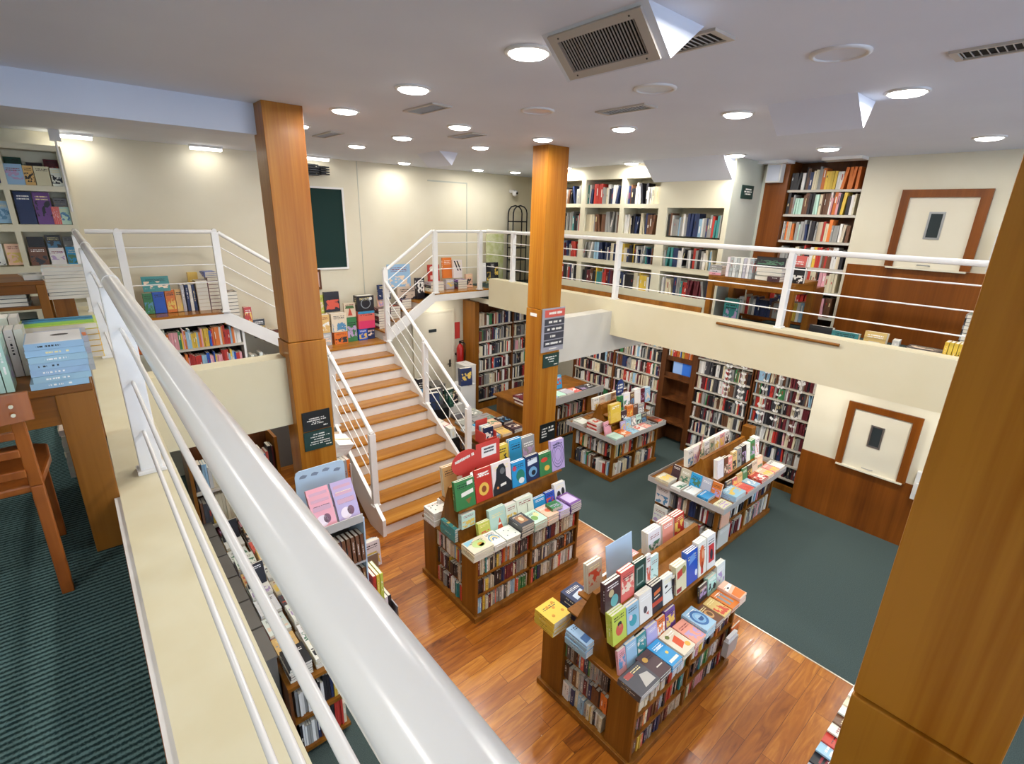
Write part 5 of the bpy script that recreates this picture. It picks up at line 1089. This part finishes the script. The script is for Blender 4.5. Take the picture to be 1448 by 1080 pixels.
# bookcase under the left platform
t = thing('bookcase', 'white metal bookcase under the left platform, with two visible shelves of bright books', 'bookcase', (.75, 7.88, 0))
for x in (0, .95): B(x, x+.03, 0, .34, 0, 2.44).build('side_panel', paint('pale_mint_enamel', 'C7D3C6', 'D0DACE', .4) if x == 0 else MT['white'], t)
B(.03, .95, .32, .34, 0, 2.44).build('back_panel', MT['dark'], t)
for zz_ in (.5, 1.0, 1.4, 1.80, 2.15): B(.03, .95, 0, .32, zz_-.03, zz_).build('shelf', MT['shelfw'], t)
for zz_ in (1.4, 1.80, 2.15): row((.79, 7.9, zz_), (1,0,0), (0,-1,0), .9, .29, PAL_CHILD, int(zz_*100), None, .014, .032)
row((.3, 7.9, 2.15), (1,0,0), (0,-1,0), .42, .27, PAL_CHILD, 77); one('shelf_board', B(.25, .74, 7.88, 8.2, 2.12, 2.148), MT['shelfw'], 'white shelf board left of the bookcase under the left platform', 'shelf')
for i in range(6): block(1.86 if i < 3 else 2.08, 7.9, 1.62+.0, .2, .2, .04, 1, ['white','dark grey','brown','black','red','grey'][i], 'pile %s under the left flight' % ORD[i]) if False else None
t = thing('carton', 'grey carton of magazines under the left flight beside the white bookcase', 'carton', (1.74, 7.95, 0)); B(0, .55, 0, .35, 0, 1.7).build('body', MT['greybox'], t)
for i in range(7): book((1.8+.06*i, 8.0, 1.702), (0, 0, PI/2), (.2, .045, [.24,.22,.26,.2,.18,.16,.14][i]), ['white','dark grey','white','brown','black','red','grey'][i], '%s book, %s from left on the grey carton under the left flight' % (['white','dark grey','white','brown','black','red','grey'][i], ORD[i]))

# ------------------------------------------------------------------ left side of the hall, below the near mezzanine
# cardboard stand
t = thing('book_stand', 'pale blue cardboard stand with two pockets of picture books in front of the left pillar', 'display stand', (1.13, 3.74, 0))
m = MB(); pr = [(0,0), (.44,0), (.44,.38), (.43,.415), (.40,.43), (.04,.43), (.01,.415), (0,.38)]
m.prism([(x, .36, 1.42+z) for x, z in pr], (0, .012, 0)); m.build('header', MT['bluecard'], t)
m = MB()
for x, z in ((.07,.37),(.17,.37),(.27,.38),(.37,.35)): m.prism([(x+.035*a, .3585, 1.42+z+.018*b) for a, b in ((-1,-.6),(.4,-1),(1,.3),(0,1),(-.8,.5))], (0, .0015, 0))
m.build('printed_icons', flat('icon_grey', '7F8CA0', .4), t)
for x in (0, .428): B(x, x+.012, 0, .372, 0, 1.42).build('side_panel', MT['bluecard'], t)
for zz_ in (.25, .62, .98, 1.40): B(.012, .428, 0, .37, zz_-.02, zz_).build('shelf', MT['lip'], t)
B(.012, .428, .355, .37, 0, 1.42).build('back_panel', MT['greybox'], t); B(.012, .428, 0, .01, 1.40, 1.46).build('front_lip', MT['lip'], t)
for i, (x, c) in enumerate(((1.25,'pink'),(1.46,'lilac'))):
    for k in range(3):
        o = book((x, 3.78+.035*k, 1.402+.05*k), (-.45, 0, 0), (.19, .03, .25), c, '%s picture book in the %s pocket of the pale blue stand, %s from the front' % (c, ['left','right'][i], ORD[k]))
        art(o, 'E6D9E4', ell(-.1, .35, .26, .2)); art(o, '7A5468', ell(.12, .4, .16, .16)); art(o, 'C9A0B4', [(-.4,.7),(.4,.7),(.4,.86),(-.4,.86)])
for zz_, nm in ((.98,'upper'),(.62,'middle'),(.25,'lower')):
    for i in range(10):
        if nm == 'upper' and i < 4: continue
        book((1.16+.042*i, 3.80, zz_+.002), (0, .1, PI/2), (.14, .03, .26), 'brown', 'brown spined book %s from left on the %s shelf of the pale blue stand' % (ORD[i], nm))
book((1.27, 3.76, .982), (-.2, 0, 0), (.17, .04, .26), 'lilac', 'lilac picture book on the upper shelf of the pale blue stand')
# floor rack of tall books right of the stand
t = thing('book_rack', 'grey wire rack with tall thin picture books right of the pale blue stand', 'rack', (1.62, 3.72, 0)); m = MB().box(0, .22, 0, .4, 0, .02).box(0, .22, .39, .4, .02, .7).box(0, .01, 0, .39, .02, .3).box(.21, .22, 0, .39, .02, .3); m.build('tray', MT['steel'], t)
for i, c in enumerate(('red','yellow','lime green','white','black')): book((1.66+.036*i, 3.94, .022+(.3 if i < 3 else 0)), (0, 0, PI/2), (.24, .03, .36), c, '%s tall thin book in the grey wire rack' % c)
# rack and bundles between the left pillar and the stairs
t = thing('book_rack', 'tall slim rack stuffed with bundled papers between left pillar and stairs', 'rack', (1.78, 5.35, 0))
for x in (0, .34): B(x, x+.012, 0, .9, 0, 1.1).build('side_panel', MT['lip'], t)
for zz_ in (.05, .45, .85): B(.012, .34, 0, .9, zz_-.02, zz_).build('shelf', MT['furn'], t)
for zz_, n in ((.05,8),(.45,8),(.85,8)):
    for i in range(n): book((1.815+.042*i, 5.44, zz_+.002), (0, .05, PI/2), (.16, .04, .3), ['beige','white','brown','tan','teal','white','grey','orange'][i], '%s book %s from left on the %s shelf of the slim rack by the stairs' % (['beige','white','brown','tan','teal','white','grey','orange'][i], ORD[i], {.05:'bottom',.45:'middle',.85:'top'}[zz_]))
t = thing('paper_bundle', 'tilted bundle of white papers with a red tag on the slim rack by the stairs', 'bundle', (2.03, 5.6, 1.2)); t.rotation_euler = (.5, .35, .4)
for i in range(5): B(-.13, .13, -.1, .1, .04*i, .04*i+.036).build('sheet_block', MT['paper'], t)
MB().box(-.135, .135, -.01, .01, -.002, .204).build('band', MT['beam'], t); B(-.04, .04, .101, .103, .06, .14).build('red_tag', MT['signred'], t)
book((1.86, 5.55, 1.115), (-.2, .3, .2), (.2, .05, .28), 'cyan', 'pale blue book standing left of the paper bundle'); book((2.12, 5.75, 1.115), (-.3, .2, .6), (.2, .05, .24), 'beige', 'beige book behind the paper bundle'); book((2.0, 5.95, 1.115), (-.1, .1, .1), (.22, .06, .26), 'brown', 'brown book farthest back on the slim rack by the stairs')
for i in range(3): book((2.06, 4.78+.07*i, .002), (-.1, 0, 0), (.22, .06, .34-.04*i), ['white','light blue','grey'][i], '%s book standing on the wood floor at the foot of the stairs, %s from the camera' % (['white','light blue','grey'][i], ORD[i]))
# long table and crates below the near railing
t = thing('book_table', 'long wooden display table of piled books and magazines below the near railing', 'table', (.62, 3.05, 0))
B(0, .42, 0, 2.6, .70, .73).build('tabletop', MT['furn'], t); B(0, .02, 0, 2.6, 0, .70).build('back_panel', MT['shelfd'], t); B(0, .4, .22, .24, .0, .7).build('end_panel', MT['furn'], t)
for zz_ in (.08, .40): B(.02, .42, 0, 2.6, zz_-.03, zz_).build('shelf', MT['furn'], t)
B(.415, .425, 0, 2.6, .66, .78).build('price_rail', MT['lip'], t)
for zz_ in (.08, .40):
    row((1.03, 3.30, zz_), (0,1,0), (1,0,0), 2.3, .28, PAL_MIX, 1500+int(zz_*10), None, .016, .034, (.15,.18))
    row((.66, 3.065, zz_), (1,0,0), (0,-1,0), .36, .28, PAL_GREY, 1540+int(zz_*10), None, .014, .026, (.12,.15))
RC = ['white','silver','black','dark grey','white','pink','bright blue','coral','tan','beige','maroon','white','grey']
for i in range(11):
    for j, x in enumerate((.735, .925)):
        c = rnd.choice(RC); n = rnd.choice([2,3,4,5])
        for k in range(n):
            o = book((x, 3.09+.232*i, .732+.024*k+.012), (-PI/2, 0, rnd.uniform(-.05,.05)), (.165, .023, .215), rnd.choice([c, c, 'white']), 'book, %s from bottom of pile %s from camera, %s row, table below near railing' % (ORD[k], ORD[i], ['inner','outer'][j]))
        if rnd.random() < .3: book((x, 3.09+.232*i+.15, .732+.024*n), (-.25, 0, .1), (.15, .03, .2), rnd.choice(RC), 'book standing on pile %s from camera, %s row, table below near railing' % (ORD[i], ['inner','outer'][j]))
for i in range(7):
    t = thing('storage_crate', 'dark grey crate beside the long table below the near railing, %s from the camera' % ORD[i], 'crate', (.34, 3.2+.37*i, [0,-.12,.0,-.2,0,-.06,-.15][i]*0)); B(0, .27, 0, .34, 0, .92).build('body', MT['greybox'], t, .01); B(-.005, .275, -.005, .345, .92, .935).build('lid', MT['greybox'], t)
# table behind the stand, left pillar foot
t = thing('bookcase', 'wooden bookcase below the left tie beam, left of the left pillar', 'bookcase', (.5, 5.3, 0))
for x in (0, .8): B(x, x+.03, 0, .35, 0, 1.7).build('side_panel', MT['furn'], t)
B(.03, .8, .33, .35, 0, 1.7).build('back_panel', MT['shelfd'], t)
for i, zz_ in enumerate((.1, .5, .9, 1.3)): B(.03, .8, 0, .33, zz_-.03, zz_).build('shelf', MT['shelfw'], t); row((.54, 5.32, zz_), (1,0,0), (0,-1,0), .75, .33, PAL_MIX, 1600+i, None, .015, .04)
# magazine display under the right pillar
t = thing('magazine_rack', 'low rack of overlapping magazines at the foot of the right pillar', 'magazine rack', (2.7, .02, 0))
B(0, 1.35, 0, .40, 0, .54).build('body', MT['furn'], t); B(-.01, 1.36, .40, .41, .48, .56).build('front_lip', MT['white'], t); B(1.35, 1.36, 0, .40, .1, .56).build('end_lip', MT['white'], t)
for i in range(12):
    c = ['white','black','pink','silver','black','light blue','red','white','brown','white','cream','white'][i]
    book((2.80+.108*i, .10, .585+.004*(i % 2)), (-PI/2, .16, 0), (.21, .012, .36), c, '%s magazine, %s from left on the low rack at the right pillar foot' % (c, ORD[i]), None, True, 'magazine')

# ------------------------------------------------------------------ which books show largest
def select_books(limit=300):
    from mathutils.bvhtree import BVHTree
    bpy.context.view_layer.update()
    V = []; F = []; own = []
    for o in C.objects:
        if o.type != 'MESH': continue
        b = len(V); mw = o.matrix_world
        V += [mw @ v.co for v in o.data.vertices]
        for p in o.data.polygons: F.append([b+i for i in p.vertices]); own.append(-1)
    for i, k in enumerate(BOOKS):
        b = len(V); mw = k.matrix()
        V += [mw @ Vector(p) for p in UC.v + UP.v]
        for f in UC.f: F.append([b+j for j in f]); own.append(i)
        for f in UP.f: F.append([b+len(UC.v)+j for j in f]); own.append(i)
    b = len(V); V += STUFF.v; F += [[b+j for j in f] for f in STUFF.f]; own += [-1]*len(STUFF.f)
    tree = BVHTree.FromPolygons(V, F)
    r2, d2, f, fl = CAMF
    for py in range(1, 1080, 3):
        for px in range(1, 1448, 3):
            d = f + r2*((px-724)/fl) + d2*((py-540)/fl)
            h = tree.ray_cast(Vector((0, 0, 4)), d)
            if h[2] is not None and own[h[2]] >= 0: BOOKS[own[h[2]]].shown += 1
    return set(sorted(range(len(BOOKS)), key=lambda i: -BOOKS[i].shown)[:limit])
def camera_axes():
    yaw, pit, roll = math.radians(-41.148), math.radians(18.327), math.radians(-1.628)
    f = Vector((-math.cos(pit)*math.sin(yaw), math.cos(pit)*math.cos(yaw), -math.sin(pit)))
    r = f.cross(Vector((0,0,1))).normalized(); d = f.cross(r)
    return math.cos(roll)*r + math.sin(roll)*d, -math.sin(roll)*r + math.cos(roll)*d, f, 710.2
CAMF = camera_axes()
KEEP = select_books()
for i, k in enumerate(BOOKS):
    if i in KEEP:
        o = bpy.data.objects.new('book' if k.cat == 'book' else k.cat, COVER_ME2 if k.arts else COVER_ME); C.objects.link(o)
        o.location = k.location; o.rotation_euler = k.rotation_euler; o.scale = k.scale; o.color = k.color
        tag(o, k.label, k.cat, k.group)
        p = bpy.data.objects.new('page_block', PAGES_ME); C.objects.link(p); p.parent = o
        for col, polys, lift in k.arts:
            m = art_mesh(k, polys, lift).build('cover_picture', MT['tint'], o); m.color = col
    else:
        mw = k.matrix()
        STUFF.mesh(UC, mw, k.color, 2 if k.arts else 1, k.seed); STUFF.mesh(UP, mw, lin('E6E1D3'))
        for col, polys, lift in k.arts: STUFF.mesh(art_mesh(k, polys, lift), mw, col)
# every further book, too many to count
o = STUFF.build('shelved_books'); tag(o, 'all the further books, mostly rows of spines filling the bookcases and islands', 'books', None, 'stuff')
if DEBUG:
    seen = {}
    for i in KEEP:
        l = BOOKS[i].label; seen.setdefault(l, []).append(i)
        if len(l.split()) > 16 or len(l.split()) < 4: print('WORDS', len(l.split()), l)
    for l, v in seen.items():
        if len(v) > 1: print('SAME', len(v), l)
    print('SHOWN', sorted(BOOKS[i].shown for i in KEEP)[:3], sum(1 for k in BOOKS if k.shown > 0), len(BOOKS))

# ------------------------------------------------------------------ light
def area(loc, power, size, rot=(0,0,0), col=(1,.96,.9), shape='DISK', sy=None):
    l = bpy.data.lights.new('lamp_light', 'AREA'); l.shape = shape; l.size = size; l.energy = power; l.color = col
    if sy: l.size_y = sy
    o = bpy.data.objects.new('lamp_light', l); C.objects.link(o); o.location = loc; o.rotation_euler = rot
    return o
for x, y in lamps: area((x, y, ZC-.04), ((17.5 if x < 6.4 else 11) if x > -.8 else 12) if y < 7.5 else 7, .19)
for x in (.3, 1.7, 3.2, 4.6): area((x, 8.36, ZC-.07), 1.6, .36, shape='RECTANGLE', sy=.08)
# unseen lamps added under the upper floor to light the shelves below
for x, y in ((6.9, .6), (6.9, 2.0), (6.9, 3.5), (6.9, 5.2), (6.9, 6.6), (5.4, 8.2), (-1.2, 2.2), (1.1, 8.4)):
    zt = 2.46 if y > 8 else 2.29
    t = thing('ceiling_light', 'unseen round lamp added under the upper floor', 'ceiling light', (x, y, zt), 'added lamps below the upper floor')
    MB().lathe([(.001, -.012), (.1, -.012), (.11, 0)], (0,0,0)).build('diffuser', MT['lamp'], t)
    area((x, y, zt-.03), 14 if y < 8 else 4, .18)
w = bpy.data.worlds.new('daylight'); bpy.context.scene.world = w; w.use_nodes = True
bg = w.node_tree.nodes['Background']; bg.inputs['Color'].default_value = (.62, .78, 1, 1); bg.inputs['Strength'].default_value = 3.6
for a, b in ((XL+.3, -.2), (.1, 3.6), (3.9, XR-.3)):
    l = area(((a+b)/2, YF-.05, 2.45), 1, b-a, (-PI/2, 0, 0), (1,1,1), 'RECTANGLE', 3.9); l.data.cycles.is_portal = True

# ------------------------------------------------------------------ camera
r2, d2, f, fl = CAMF
cam = bpy.data.cameras.new('camera'); co = bpy.data.objects.new('camera', cam); C.objects.link(co)
co.matrix_world = Matrix(((r2.x, -d2.x, -f.x, 0), (r2.y, -d2.y, -f.y, 0), (r2.z, -d2.z, -f.z, 4.0), (0, 0, 0, 1)))
cam.sensor_fit = 'HORIZONTAL'; cam.sensor_width = 36; cam.lens = 36*710.2/1448; cam.clip_start = .02
sc = bpy.context.scene; sc.camera = co
sc.view_settings.view_transform = 'Standard'; sc.view_settings.look = 'None'; sc.view_settings.gamma = 1; sc.view_settings.exposure = 0
